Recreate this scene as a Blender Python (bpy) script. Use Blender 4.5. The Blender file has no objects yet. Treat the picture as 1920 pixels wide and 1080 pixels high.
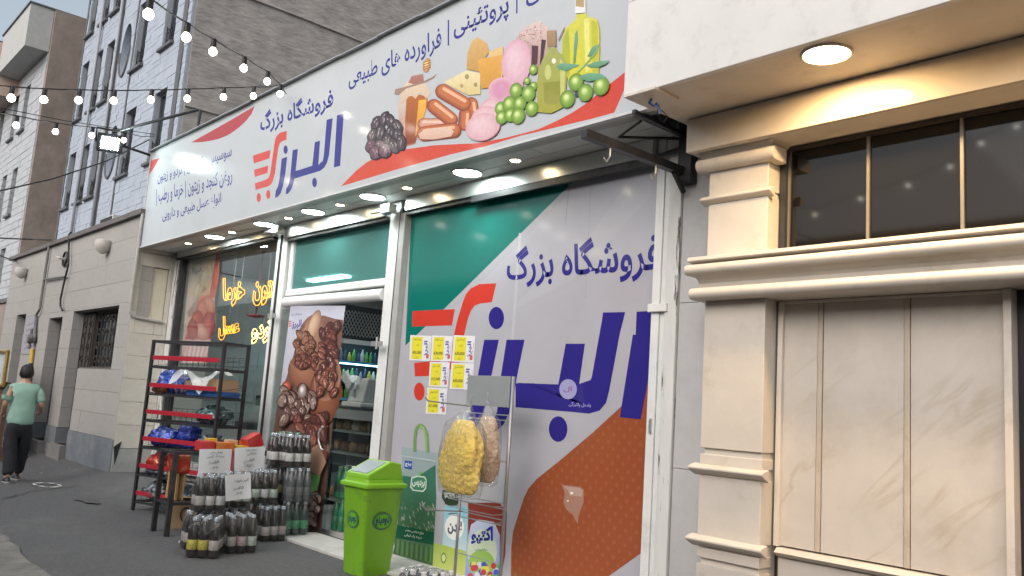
import bpy, bmesh, math, random, unicodedata
from math import radians, sin, cos, pi, sqrt, atan2
from mathutils import Vector, Matrix
random.seed(11)
scene = bpy.context.scene
COL = scene.collection

# ------------------------------------------------------------------ camera
EYE = Vector((0, 0, 1.45))
YAW, PITCH, ROLL, FPX = radians(48.2819), radians(8.1044), radians(3.8719), 1591.47
fw = Vector((-sin(YAW)*cos(PITCH), cos(YAW)*cos(PITCH), sin(PITCH)))
r0 = Vector((cos(YAW), sin(YAW), 0)); u0 = r0.cross(fw)
RT = cos(ROLL)*r0 + sin(ROLL)*u0
UP = -sin(ROLL)*r0 + cos(ROLL)*u0
cam_d = bpy.data.cameras.new('camera'); cam = bpy.data.objects.new('camera', cam_d); COL.objects.link(cam)
cam_d.sensor_width = 36; cam_d.lens = FPX/1920*36; cam_d.clip_start = .05; cam_d.clip_end = 400
m = Matrix((RT, UP, -fw)).transposed().to_4x4(); m.translation = EYE
cam.matrix_world = m
scene.camera = cam

# ------------------------------------------------------------------ sky, sun, exposure
SUN_EL, SUN_AZ = radians(35), radians(165)      # hazy evening sun behind the camera, over the houses across the street
world = bpy.data.worlds.new('World'); scene.world = world; world.use_nodes = True
wn = world.node_tree.nodes; wl = world.node_tree.links
bg = wn['Background']; sky = wn.new('ShaderNodeTexSky'); sky.sky_type = 'NISHITA'
sky.sun_disc = False; sky.sun_elevation = SUN_EL; sky.sun_rotation = SUN_AZ
sky.air_density = 1.0; sky.dust_density = 4; sky.ozone_density = 1.0
hs = wn.new('ShaderNodeHueSaturation'); hs.inputs['Saturation'].default_value = .5; hs.inputs['Hue'].default_value = .485
wl.new(sky.outputs[0], hs.inputs['Color']); wl.new(hs.outputs[0], bg.inputs[0]); bg.inputs[1].default_value = .15
sun_d = bpy.data.lights.new('sun', 'SUN'); sun = bpy.data.objects.new('sun', sun_d); COL.objects.link(sun)
sun_d.energy = .5; sun_d.angle = radians(70); sun_d.color = (1, .96, .9)
sd = Vector((sin(SUN_AZ)*cos(SUN_EL), cos(SUN_AZ)*cos(SUN_EL), sin(SUN_EL)))
sun.rotation_euler = sd.to_track_quat('Z', 'Y').to_euler(); sun.location = (0, -6, 20)
scene.view_settings.view_transform = 'Standard'; scene.view_settings.look = 'None'
scene.view_settings.gamma = 1; scene.view_settings.use_curve_mapping = False
scene.view_settings.exposure = .5
scene.cycles.use_denoising = True
scene.cycles.max_bounces = 8; scene.cycles.transparent_max_bounces = 24
scene.cycles.sample_clamp_indirect = 6

# ------------------------------------------------------------------ helpers
def P(x, y, X=None, Y=None, Z=None):
    """Where the line of sight through photo pixel (x, y) meets the plane X=, Y= or Z=."""
    d = (x-960)*RT - (y-540)*UP + FPX*fw
    if X is not None: t = (X-EYE.x)/d.x
    elif Y is not None: t = (Y-EYE.y)/d.y
    else: t = (Z-EYE.z)/d.z
    return EYE + d*t
def S(r, g, b):
    f = lambda c: c/12.92 if c <= .04045 else ((c+.055)/1.055)**2.4
    return (f(r/255), f(g/255), f(b/255))

MATS = {}
def mat(name, col, rough=.6, var=.12, scale=6, bump=0, bscale=40, metal=0, spec=.5, rnd=0, col2=None,
        dirt=None, dscale=1.5, damt=.4, dlo=.52, dhi=.75, attr=False, coat=0, stretch=(1,1,1), alpha=1):
    if name in MATS: return MATS[name]
    M = bpy.data.materials.new(name); M.use_nodes = True
    n = M.node_tree.nodes; l = M.node_tree.links; b = n['Principled BSDF']
    b.inputs['Roughness'].default_value = rough; b.inputs['Metallic'].default_value = metal
    b.inputs['Specular IOR Level'].default_value = spec
    if coat: b.inputs['Coat Weight'].default_value = coat; b.inputs['Coat Roughness'].default_value = .06
    tc = n.new('ShaderNodeTexCoord'); mp = n.new('ShaderNodeMapping'); mp.inputs['Scale'].default_value = stretch
    l.new(tc.outputs['Object'], mp.inputs[0])
    if attr:
        a = n.new('ShaderNodeVertexColor'); a.layer_name = 'Col'; src = a.outputs[0]
    else:
        rgb = n.new('ShaderNodeRGB'); rgb.outputs[0].default_value = (*col, 1); src = rgb.outputs[0]
    if var:
        t = n.new('ShaderNodeTexNoise'); t.inputs['Scale'].default_value = scale; t.inputs['Detail'].default_value = 6
        t.inputs['Roughness'].default_value = .65
        l.new(mp.outputs[0], t.inputs[0])
        mr = n.new('ShaderNodeMapRange'); mr.inputs[1].default_value = .3; mr.inputs[2].default_value = .7
        mr.inputs[3].default_value = 1-var; mr.inputs[4].default_value = 1+var*.6
        l.new(t.outputs[0], mr.inputs[0])
        mx = n.new('ShaderNodeMix'); mx.data_type = 'RGBA'; mx.blend_type = 'MULTIPLY'; mx.inputs[0].default_value = 1
        l.new(src, mx.inputs[6]); l.new(mr.outputs[0], mx.inputs[7]); src = mx.outputs[2]
        if col2:
            t2 = n.new('ShaderNodeTexNoise'); t2.inputs['Scale'].default_value = scale*.45; t2.inputs['Detail'].default_value = 8
            t2.inputs['Distortion'].default_value = 1.2
            l.new(mp.outputs[0], t2.inputs[0])
            cr = n.new('ShaderNodeMapRange'); cr.inputs[1].default_value = .5; cr.inputs[2].default_value = .68
            l.new(t2.outputs[0], cr.inputs[0])
            m2 = n.new('ShaderNodeMix'); m2.data_type = 'RGBA'
            l.new(cr.outputs[0], m2.inputs[0]); l.new(src, m2.inputs[6]); m2.inputs[7].default_value = (*col2, 1); src = m2.outputs[2]
    if dirt:
        t3 = n.new('ShaderNodeTexNoise'); t3.inputs['Scale'].default_value = dscale; t3.inputs['Detail'].default_value = 9
        t3.inputs['Roughness'].default_value = .7
        l.new(mp.outputs[0], t3.inputs[0])
        cr = n.new('ShaderNodeMapRange'); cr.inputs[1].default_value = dlo; cr.inputs[2].default_value = dhi; cr.inputs[4].default_value = damt
        l.new(t3.outputs[0], cr.inputs[0])
        m3 = n.new('ShaderNodeMix'); m3.data_type = 'RGBA'
        l.new(cr.outputs[0], m3.inputs[0]); l.new(src, m3.inputs[6]); m3.inputs[7].default_value = (*dirt, 1); src = m3.outputs[2]
    if rnd:
        oi = n.new('ShaderNodeObjectInfo'); mr = n.new('ShaderNodeMapRange')
        mr.inputs[3].default_value = 1-rnd; mr.inputs[4].default_value = 1+rnd*.7
        l.new(oi.outputs['Random'], mr.inputs[0])
        m4 = n.new('ShaderNodeMix'); m4.data_type = 'RGBA'; m4.blend_type = 'MULTIPLY'; m4.inputs[0].default_value = 1
        l.new(src, m4.inputs[6]); l.new(mr.outputs[0], m4.inputs[7]); src = m4.outputs[2]
    l.new(src, b.inputs['Base Color'])
    if bump:
        t = n.new('ShaderNodeTexNoise'); t.inputs['Scale'].default_value = bscale; t.inputs['Detail'].default_value = 8
        l.new(mp.outputs[0], t.inputs[0])
        bp = n.new('ShaderNodeBump'); bp.inputs['Strength'].default_value = bump; bp.inputs['Distance'].default_value = .02
        l.new(t.outputs[0], bp.inputs['Height']); l.new(bp.outputs[0], b.inputs['Normal'])
    MATS[name] = M
    return M
def emat(name, col, strength):
    if name in MATS: return MATS[name]
    M = bpy.data.materials.new(name); M.use_nodes = True
    b = M.node_tree.nodes['Principled BSDF']; b.inputs['Base Color'].default_value = (*[min(c, .9) for c in col], 1)
    b.inputs['Emission Color'].default_value = (*col, 1); b.inputs['Emission Strength'].default_value = strength
    MATS[name] = M; return M
def glassmat(name, tint=(.9, .95, .93), refl=.06, rough=.02, cover=0, ccol=(.8, .8, .8), wrinkle=0):
    """Sheet glass or clear film: sees through, mirrors at an angle; cover = share of a milky film."""
    M = bpy.data.materials.new(name); M.use_nodes = True
    n = M.node_tree.nodes; l = M.node_tree.links; n.remove(n['Principled BSDF'])
    out = n['Material Output']; tr = n.new('ShaderNodeBsdfTransparent'); tr.inputs[0].default_value = (*tint, 1)
    gl = n.new('ShaderNodeBsdfGlossy'); gl.inputs['Roughness'].default_value = rough
    fr = n.new('ShaderNodeLayerWeight'); pw = n.new('ShaderNodeMath'); pw.operation = 'POWER'; pw.inputs[1].default_value = 4; l.new(fr.outputs['Facing'], pw.inputs[0])
    ad = n.new('ShaderNodeMath'); ad.operation = 'MULTIPLY_ADD'; ad.inputs[1].default_value = .85; ad.inputs[2].default_value = refl; l.new(pw.outputs[0], ad.inputs[0])
    mx = n.new('ShaderNodeMixShader'); l.new(ad.outputs[0], mx.inputs[0]); l.new(tr.outputs[0], mx.inputs[1]); l.new(gl.outputs[0], mx.inputs[2])
    last = mx
    if wrinkle:
        tc = n.new('ShaderNodeTexCoord'); mp = n.new('ShaderNodeMapping'); mp.inputs['Scale'].default_value = (1, 1, .35); l.new(tc.outputs['Object'], mp.inputs[0])
        t = n.new('ShaderNodeTexNoise'); t.inputs['Scale'].default_value = 28; t.inputs['Detail'].default_value = 5; l.new(mp.outputs[0], t.inputs[0])
        bp = n.new('ShaderNodeBump'); bp.inputs['Strength'].default_value = wrinkle; bp.inputs['Distance'].default_value = .03; l.new(t.outputs[0], bp.inputs['Height'])
        l.new(bp.outputs[0], gl.inputs['Normal']); l.new(bp.outputs[0], fr.inputs['Normal'])
    if cover:
        df = n.new('ShaderNodeBsdfDiffuse'); df.inputs[0].default_value = (*ccol, 1)
        m2 = n.new('ShaderNodeMixShader'); m2.inputs[0].default_value = cover
        l.new(mx.outputs[0], m2.inputs[1]); l.new(df.outputs[0], m2.inputs[2]); last = m2
    l.new(last.outputs[0], out.inputs[0]); return M

class MB:
    def __init__(s): s.v = []; s.f = []; s.c = []; s.m = []; s.col = (1, 1, 1); s.mi = 0
    def face(s, pts, cols=None):
        i = len(s.v); s.v += [Vector(p) for p in pts]; s.f.append(tuple(range(i, i+len(pts))))
        s.c.append(cols if cols else [s.col]*len(pts)); s.m.append(s.mi)
    def idx(s, vs, fs):
        i = len(s.v); s.v += [Vector(p) for p in vs]
        for f in fs: s.f.append(tuple(i+k for k in f)); s.c.append([s.col]*len(f)); s.m.append(s.mi)
    def box(s, a, b, M=None):
        x0, y0, z0 = a; x1, y1, z1 = b
        vs = [Vector(p) for p in ((x0,y0,z0),(x1,y0,z0),(x1,y1,z0),(x0,y1,z0),(x0,y0,z1),(x1,y0,z1),(x1,y1,z1),(x0,y1,z1))]
        if M: vs = [M @ p for p in vs]
        s.idx(vs, ((0,3,2,1),(4,5,6,7),(0,1,5,4),(1,2,6,5),(2,3,7,6),(3,0,4,7))); return s
    def hexa(s, lo, hi):
        """Solid from four bottom and four top corners, both counter-clockwise."""
        s.idx(list(lo)+list(hi), ((0,3,2,1),(4,5,6,7),(0,1,5,4),(1,2,6,5),(2,3,7,6),(3,0,4,7))); return s
    def prism(s, pts, d):
        """pts: planar outline; d: extrusion vector."""
        n = len(pts); d = Vector(d); a = [Vector(p) for p in pts]
        s.idx(a+[p+d for p in a], [tuple(range(n)), tuple(range(2*n-1, n-1, -1))]+[(i, i+n, (i+1) % n+n, (i+1) % n) for i in range(n)]); return s
    def tube(s, pts, r, n=8, cap=True, closed=False):
        pts = [Vector(p) for p in pts]; rs = r if isinstance(r, (list, tuple)) else [r]*len(pts)
        k = len(pts); vs = []; prev = None
        for i, p in enumerate(pts):
            a = pts[i-1] if (i or closed) else p; b = pts[(i+1) % k] if (i < k-1 or closed) else p
            t = (b-a).normalized()
            if prev is None:
                prev = t.orthogonal().normalized()
            prev = (prev-t*prev.dot(t)).normalized(); q = t.cross(prev)
            vs += [p+(prev*cos(2*pi*j/n)+q*sin(2*pi*j/n))*rs[i] for j in range(n)]
        fs = []
        for i in range(k if closed else k-1):
            i2 = (i+1) % k
            fs += [(i*n+j, i*n+(j+1) % n, i2*n+(j+1) % n, i2*n+j) for j in range(n)]
        if cap and not closed: fs += [tuple(range(n-1, -1, -1)), tuple((k-1)*n+j for j in range(n))]
        s.idx(vs, fs); return s
    def lathe(s, prof, n=16, c=(0,0,0), M=None, sx=1, sy=1):
        """prof: (radius, height) pairs from bottom to top."""
        c = Vector(c); vs = []
        for (r, z) in prof:
            for j in range(n):
                p = Vector((r*cos(2*pi*j/n)*sx, r*sin(2*pi*j/n)*sy, z)); vs.append((M @ p if M else p)+c)
        k = len(prof); fs = []
        for i in range(k-1): fs += [(i*n+j, i*n+(j+1) % n, (i+1)*n+(j+1) % n, (i+1)*n+j) for j in range(n)]
        fs += [tuple(range(n-1, -1, -1)), tuple((k-1)*n+j for j in range(n))]
        s.idx(vs, fs); return s
OFF = {}
def build(name, mb, mat_, parent=None, smooth=False, bevel=0, seg=2, auto=False, label=None):
    me = bpy.data.meshes.new(name); off = OFF.get(parent.name, Vector()) if parent else Vector()
    me.from_pydata([v-off for v in mb.v], [], mb.f); me.update()
    ms = mat_ if isinstance(mat_, (list, tuple)) else [mat_]
    for x in ms: me.materials.append(x)
    if len(ms) > 1: me.polygons.foreach_set('material_index', mb.m)
    if any(c != (1, 1, 1) for f in mb.c for c in f):
        ca = me.color_attributes.new('Col', 'FLOAT_COLOR', 'CORNER'); k = 0
        flat = []
        for f in mb.c:
            for c in f: flat += [c[0], c[1], c[2], 1]
        ca.data.foreach_set('color', flat)
    o = bpy.data.objects.new(name, me); COL.objects.link(o)
    if smooth:
        for p in me.polygons: p.use_smooth = True
        if auto: me.set_sharp_from_angle(angle=radians(40))
    if bevel:
        md = o.modifiers.new('bevel', 'BEVEL'); md.width = bevel; md.segments = seg; md.limit_method = 'ANGLE'; md.angle_limit = radians(50)
    if parent: o.parent = parent; OFF[o.name] = off
    if label: o['label'] = label
    return o
def tag(o, label=None, cat=None, group=None, kind=None):
    if label: o['label'] = label
    if cat: o['category'] = cat
    if group: o['group'] = group
    if kind: o['kind'] = kind
    return o
def thing(name, label, cat, loc=(0,0,0), rz=0, group=None, world=True):
    """Empty at a thing's base. world=True: its parts are given in world coordinates."""
    o = bpy.data.objects.new(name, None); COL.objects.link(o); o.location = loc; o.rotation_euler = (0, 0, rz)
    o.empty_display_size = .1
    OFF[o.name] = Vector(loc) if world else Vector()
    return tag(o, label, cat, group)
def solo(name, mb, mat_, label, cat, group=None, loc=None, **k):
    """A thing that is one mesh, its origin moved to its base."""
    if loc is None:
        xs = [v.x for v in mb.v]; ys = [v.y for v in mb.v]; zs = [v.z for v in mb.v]
        loc = Vector(((min(xs)+max(xs))/2, (min(ys)+max(ys))/2, min(zs)))
    loc = Vector(loc); mb.v = [v-loc for v in mb.v]
    o = build(name, mb, mat_, **k); o.location = loc
    return tag(o, label, cat, group)
def dup(root, loc, rz=0, label=None, group=None):
    def cp(o, par):
        c = o.copy(); COL.objects.link(c); c.parent = par
        for ch in o.children: cp(ch, c)
        return c
    r = cp(root, None); r.location = loc; r.rotation_euler = (0, 0, rz)
    if label: r['label'] = label
    if group: r['group'] = group
    return r
def struct(name, mb, m_, **k): o = build(name, mb, m_, **k); o['kind'] = 'structure'; return o
_cube = None
def stone(parent, a, b, m_, name='stone'):
    """One block between corners a and b; all blocks share one cube mesh per material."""
    key = 'blk_'+m_.name
    me = bpy.data.meshes.get(key)
    if me is None:
        t = MB().box((-.5,-.5,-.5), (.5,.5,.5)); me = bpy.data.meshes.new(key); me.from_pydata(t.v, [], t.f); me.materials.append(m_)
    o = bpy.data.objects.new(name, me); COL.objects.link(o); a = Vector(a); b = Vector(b)
    o.parent = parent; o.location = (a+b)/2-OFF.get(parent.name, Vector()); o.scale = b-a
    return o
def cut(rects, hole):
    out = []; hx0, hx1, hz0, hz1 = hole
    for (x0, x1, z0, z1) in rects:
        if hx0 >= x1 or hx1 <= x0 or hz0 >= z1 or hz1 <= z0: out.append((x0, x1, z0, z1)); continue
        if hx0 > x0: out.append((x0, hx0, z0, z1))
        if hx1 < x1: out.append((hx1, x1, z0, z1))
        a, b = max(x0, hx0), min(x1, hx1)
        if hz0 > z0: out.append((a, b, z0, hz0))
        if hz1 < z1: out.append((a, b, hz1, z1))
    return [r for r in out if r[1]-r[0] > .02 and r[3]-r[2] > .02]
def courses(x0, x1, z0, z1, ch, bl, holes=(), rnd=.15):
    z = z0; k = 0
    while z < z1-.01:
        zt = min(z+ch, z1); x = x0-(bl*.5 if k % 2 else 0)
        while x < x1-.01:
            w = bl*(1+random.uniform(-rnd, rnd)); r = [(max(x, x0), min(x+w, x1), z, zt)]
            for h in holes: r = cut(r, h)
            for q in r: yield q
            x += w
        z = zt; k += 1

# ---- lettering: Arabic script is shaped here, letter by letter, into presentation forms
FORMS = {}
for cp in list(range(0xFB50, 0xFBFF+1))+list(range(0xFE80, 0xFEFD)):
    d = unicodedata.decomposition(chr(cp)).split()
    if len(d) == 2 and d[0] in ('<initial>', '<medial>', '<final>', '<isolated>'): FORMS.setdefault(chr(int(d[1], 16)), {})[d[0][1:-1]] = chr(cp)
    if len(d) == 3 and d[0] in ('<final>', '<isolated>'): FORMS.setdefault(chr(int(d[1], 16))+chr(int(d[2], 16)), {})[d[0][1:-1]] = chr(cp)
def shape(s):
    t = []; i = 0
    while i < len(s):
        if s[i:i+2] == 'لا': t.append('لا'); i += 2
        else: t.append(s[i]); i += 1
    joins = lambda c: c in FORMS
    fwd = lambda c: c in FORMS and 'initial' in FORMS[c]
    out = []
    for i, c in enumerate(t):
        if c not in FORMS: out.append(c); continue
        p = i > 0 and fwd(t[i-1]); n = i < len(t)-1 and joins(t[i+1]) and fwd(c)
        f = 'medial' if p and n else 'final' if p else 'initial' if n else 'isolated'
        out.append(FORMS[c].get(f, c))
    if any('\u0600' <= c <= '\u06ff' or c in FORMS for c in s): out = out[::-1]
    return ''.join(out)
TXT = {}
def text2d(s, bold=.012, outline=0):
    key = (s, bold, outline)
    if key in TXT: return TXT[key]
    c = bpy.data.curves.new('t', 'FONT'); c.body = shape(s); c.resolution_u = 3; c.offset = bold
    if outline: c.fill_mode = 'NONE'; c.bevel_depth = outline; c.bevel_resolution = 1; c.dimensions = '2D'
    o = bpy.data.objects.new('t', c); COL.objects.link(o)
    dg = bpy.context.evaluated_depsgraph_get(); me = bpy.data.meshes.new_from_object(o.evaluated_get(dg))
    v = [x.co.copy() for x in me.vertices]; f = [tuple(p.vertices) for p in me.polygons]
    bpy.data.objects.remove(o); bpy.data.curves.remove(c); bpy.data.meshes.remove(me)
    TXT[key] = (v, f); return TXT[key]
def put_text(mb, s, q, plane, bold=.012, col=None, outline=0):
    """Lay text over the photo quad q = (TL, TR, BR, BL); plane(x, y) gives the 3-D point on the real surface."""
    v, f = text2d(s, bold, outline)
    x0 = min(p.x for p in v); x1 = max(p.x for p in v); y0 = min(p.y for p in v); y1 = max(p.y for p in v)
    C = [plane(*p) for p in q]; out = []
    nrm = (C[1]-C[0]).cross(C[3]-C[0]).normalized(); sc = (C[1]-C[0]).length/max(x1-x0, 1e-6)
    for p in v:
        a = (p.x-x0)/(x1-x0); b = (p.y-y0)/(y1-y0)
        w = (C[3]*(1-a)+C[2]*a)*(1-b)+(C[0]*(1-a)+C[1]*a)*b
        if outline: w = w-nrm*p.z*sc
        out.append(w)
    if col: mb.col = col
    mb.idx(out, f)
class Print:
    """Flat print on a plane: every next piece lies a hair in front of the one before."""
    def __init__(s, plane, step=Vector((0, -.00005, 0))): s.mb = MB(); s.pl = plane; s.k = 1; s.st = step
    def pl2(s, x, y): return s.pl(x, y)+s.st*s.k
    def poly(s, pts, col, col2=None):
        ps = [s.pl2(*p) for p in pts]
        if col2:
            ys = [p[1] for p in pts]; a, b = min(ys), max(ys)
            cs = [tuple(c0+(c1-c0)*(p[1]-a)/(b-a+1e-6) for c0, c1 in zip(col, col2)) for p in pts]
        else: cs = [col]*len(pts)
        s.mb.face(ps, cs); s.k += 1
    def ell(s, cx, cy, rx, ry, col, edge=None, rot=0, hl=None, n=20):
        def ring(f, dx=0, dy=0): return [(cx+dx+f*(rx*cos(2*pi*j/n)*cos(rot)-ry*sin(2*pi*j/n)*sin(rot)), cy+dy+f*(rx*cos(2*pi*j/n)*sin(rot)+ry*sin(2*pi*j/n)*cos(rot))) for j in range(n)]
        if edge is None: s.poly(ring(1), col); return
        hl = hl or tuple(min(1, c*1.5+.05) for c in col)
        R = [(1, edge), (.78, tuple((a+b)/2 for a, b in zip(col, edge))), (.5, col), (.2, hl)]
        prev = None
        for f, c in R:
            o = (1-f)*.28; pts = [s.pl2(*p) for p in ring(f, -rx*o*.8, -ry*o)]
            if prev:
                for j in range(n):
                    s.mb.face((prev[0][j], prev[0][(j+1) % n], pts[(j+1) % n], pts[j]), [prev[1], prev[1], c, c])
            prev = (pts, c)
        s.mb.face(prev[0], [prev[1]]*n); s.k += 1
    def text(s, t, q, col, bold=.012): put_text(s.mb, t, q, s.pl2, bold, col); s.k += 1
    def done(s, name, parent, m_): return build(name, s.mb, m_, parent)
def crumple(o, size, strength, kind='VORONOI', sub=1):
    """Real relief for crushed foil and heaped puffs."""
    k = kind+str(size); tx = bpy.data.textures.get(k)
    if not tx:
        tx = bpy.data.textures.new(k, kind); tx.noise_scale = size
        if kind == 'VORONOI': tx.distance_metric = 'DISTANCE'; tx.noise_intensity = 1.3
    if sub: s = o.modifiers.new('sub', 'SUBSURF'); s.levels = sub; s.render_levels = sub
    d = o.modifiers.new('crumple', 'DISPLACE'); d.texture = tx; d.strength = strength; d.mid_level = .45; d.texture_coords = 'LOCAL'
    return o
def date(pr, x, y, w, h, rot, base, dark, hi, seed):
    """A printed dried fruit: wavy outline, dark rim, a few light wrinkles."""
    q = random.Random(seed); c_, s_ = cos(rot), sin(rot)
    T = lambda u, v: (x+u*c_-v*s_, y+u*s_+v*c_)
    pr.poly([T(w*cos(a)*(1+q.uniform(-.1,.1)), h*sin(a)*(1+q.uniform(-.07,.07))) for a in [2*pi*k/16 for k in range(16)]], dark)
    pr.poly([T(w*.8*cos(a)*(1+q.uniform(-.12,.12))-w*.08, h*.84*sin(a)*(1+q.uniform(-.08,.08))-h*.05) for a in [2*pi*k/14 for k in range(14)]], base)
    for k in range(3):
        u = w*q.uniform(-.55,.45); v0 = -h*q.uniform(.2,.65); v1 = h*q.uniform(.1,.6); d = w*q.uniform(.06,.13); m_ = (v0+v1)/2; bw = w*q.uniform(-.15,.15)
        pr.poly([T(u-d*.3,v0), T(u+bw+d,m_), T(u+d*.3,v1), T(u+bw-d,m_)], hi if k == 0 else tuple((a+b)/2 for a, b in zip(base, hi)))
    pr.poly([T(w*.45,h*.0), T(w*.62,h*.15), T(w*.4,h*.6), T(w*.3,h*.4)], dark)
    pr.poly([T(-w*.35+w*.12*cos(a), -h*.45+h*.1*sin(a)) for a in [2*pi*k/8 for k in range(8)]], hi)
def zoom(sc, ox, oy): return lambda *pts: [(p[0]/sc+ox, p[1]/sc+oy) for p in pts]
# ------------------------------------------------------------------ materials of the setting
asphalt = mat('asphalt', (.1, .1, .104), .85, .35, 40, bump=.9, bscale=90, col2=(.075, .075, .08), dirt=(.145, .14, .135), dscale=.9, damt=.7)
concrete = mat('concrete', (.2, .195, .185), .9, .25, 4, bump=.5, bscale=30, dirt=(.09, .09, .09), dscale=2)
cladding = mat('house_stone', (.355, .345, .325), .7, .08, 3, bump=.12, bscale=50, rnd=.03, dirt=(.2, .195, .185), dscale=1.6, damt=.55, stretch=(1, 1, .4))
litstone = mat('lit_side_stone', (.56, .53, .47), .7, .1, 5, bump=.12, bscale=50, rnd=.05, dirt=(.3, .28, .25), dscale=1.3, damt=.4)  # house stone lightened: the light falling on the side face is painted in
bluebase = mat('base_paint', (.16, .18, .2), .7, .2, 4, bump=.15, dirt=(.3, .29, .27), dscale=3, damt=.5)
greystone = mat('grey_stone', (.355, .405, .475), .6, .12, 2.5, bump=.1, bscale=20, dirt=(.3, .32, .35), dscale=.5, damt=.4)
darkstone = mat('dark_stone', (.1, .105, .115), .6, .2, 5)
plaster = mat('rough_cement', (.36, .335, .31), .95, .35, 3.5, bump=1, bscale=9, dirt=(.2, .185, .17), dscale=1.6, damt=.7, stretch=(1, .5, 1.5))
tanplaster = mat('tan_plaster', (.29, .25, .215), .95, .2, 2, bump=.4, bscale=8)
coping = mat('coping_stone', (.14, .13, .125), .8, .2, 6, bump=.2)
iron = mat('black_iron', (.02, .02, .022), .5, .2, 20, spec=.4)
rustiron = mat('brown_iron', (.06, .05, .043), .6, .3, 20)
winpane = mat('dark_pane', (.02, .028, .034), .08, 0, spec=.6)
whitepaint = mat('white_paint', (.66, .67, .66), .4, .06, 8, dirt=(.28, .27, .25), dscale=2.2, damt=.5, bump=.08, bscale=30)
chipped = mat('chipped_paint', (.6, .6, .58), .6, .1, 8, dirt=(.07, .065, .06), dscale=9, damt=1, dlo=.57, dhi=.62, bump=.3, bscale=25, stretch=(1, 1, .13))
alu = mat('brushed_metal', (.62, .63, .62), .3, .08, 6, metal=.75, dirt=(.35, .34, .32), dscale=3)
pvc = mat('soffit_panel', (.66, .68, .66), .35, .08, 3, spec=.5, rnd=.05)
blacksteel = mat('black_steel', (.025, .025, .028), .45, .3, 15, dirt=(.09, .08, .075), dscale=4, damt=.6)
marble = mat('cream_marble', (.58, .525, .455), .45, .1, 2.2, bump=.1, bscale=10, dirt=(.36, .29, .22), dscale=3.5, damt=.7, dlo=.55, rnd=.04)
mat('strip', (.47, .40, .32), .4, .12, 5, dirt=(.3, .22, .14), dscale=6, damt=.6)
fasciam = mat('white_marble', (.64, .63, .615), .4, .06, 2, dirt=(.45, .43, .41), dscale=7, damt=.6, rnd=.04)
greywall = mat('grey_marble', (.46, .46, .455), .6, .12, 3, bump=.12, bscale=18, dirt=(.27, .27, .27), dscale=3, damt=.6)
def panelmat():
    """Pale marble slab with thin slanting brown veins."""
    M = mat('veined_marble', (.53, .48, .42), .4, .1, 3, bump=.05, bscale=12, dirt=(.40, .33, .25), dscale=1.8, damt=.6)
    n = M.node_tree.nodes; l = M.node_tree.links; b = n['Principled BSDF']; src = b.inputs['Base Color'].links[0].from_socket
    tc = n.new('ShaderNodeTexCoord'); mp = n.new('ShaderNodeMapping'); mp.inputs['Scale'].default_value = (.6, 1, 2.6)
    m0 = n.new('ShaderNodeMapping'); m0.inputs['Rotation'].default_value = (0, radians(40), 0)
    l.new(tc.outputs['Object'], m0.inputs[0]); l.new(m0.outputs[0], mp.inputs[0])
    t = n.new('ShaderNodeTexNoise'); t.inputs['Scale'].default_value = 1.7; t.inputs['Detail'].default_value = 7; t.inputs['Distortion'].default_value = .8
    l.new(mp.outputs[0], t.inputs[0])
    a = n.new('ShaderNodeMath'); a.operation = 'SUBTRACT'; a.inputs[1].default_value = .5; l.new(t.outputs[0], a.inputs[0])
    c = n.new('ShaderNodeMath'); c.operation = 'ABSOLUTE'; l.new(a.outputs[0], c.inputs[0])
    r = n.new('ShaderNodeMapRange'); r.inputs[1].default_value = 0; r.inputs[2].default_value = .05; r.inputs[3].default_value = .42; r.inputs[4].default_value = 0; l.new(c.outputs[0], r.inputs[0])
    t2 = n.new('ShaderNodeTexNoise'); t2.inputs['Scale'].default_value = 2.3; l.new(tc.outputs['Object'], t2.inputs[0])
    r2 = n.new('ShaderNodeMapRange'); r2.inputs[1].default_value = .45; r2.inputs[2].default_value = .65; l.new(t2.outputs[0], r2.inputs[0])
    mu = n.new('ShaderNodeMath'); mu.operation = 'MULTIPLY'; l.new(r.outputs[0], mu.inputs[0]); l.new(r2.outputs[0], mu.inputs[1])
    mx = n.new('ShaderNodeMix'); mx.data_type = 'RGBA'; l.new(mu.outputs[0], mx.inputs[0]); l.new(src, mx.inputs[6]); mx.inputs[7].default_value = (.34, .26, .17, 1)
    l.new(mx.outputs[2], b.inputs['Base Color']); return M
veined = panelmat()
prt = mat('gloss_print', (1, 1, 1), .1, .05, 2, attr=True, spec=.45, bump=.03, bscale=1.3)
prm = mat('satin_print', (1, 1, 1), .3, .05, 3, attr=True, spec=.4)
paper = mat('paper_print', (1, 1, 1), .7, .05, 8, attr=True, spec=.25)
clear = glassmat('window_glass', (.93, .97, .96), .035)
tealglass = glassmat('tinted_glass', (.5, .78, .74), .06, .03, cover=.35, ccol=(.1, .3, .28))
film = glassmat('clear_film', (.97, .97, .98), .035, .08, cover=.012, wrinkle=1, ccol=(.8, .82, .84))
bagfilm = glassmat('bag_film', (.98, .98, .98), .03, .1, cover=.025, wrinkle=1.3)
milky = glassmat('milky_film', (.9, .9, .9), .04, .25, cover=.5, ccol=(.75, .76, .76))

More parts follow.
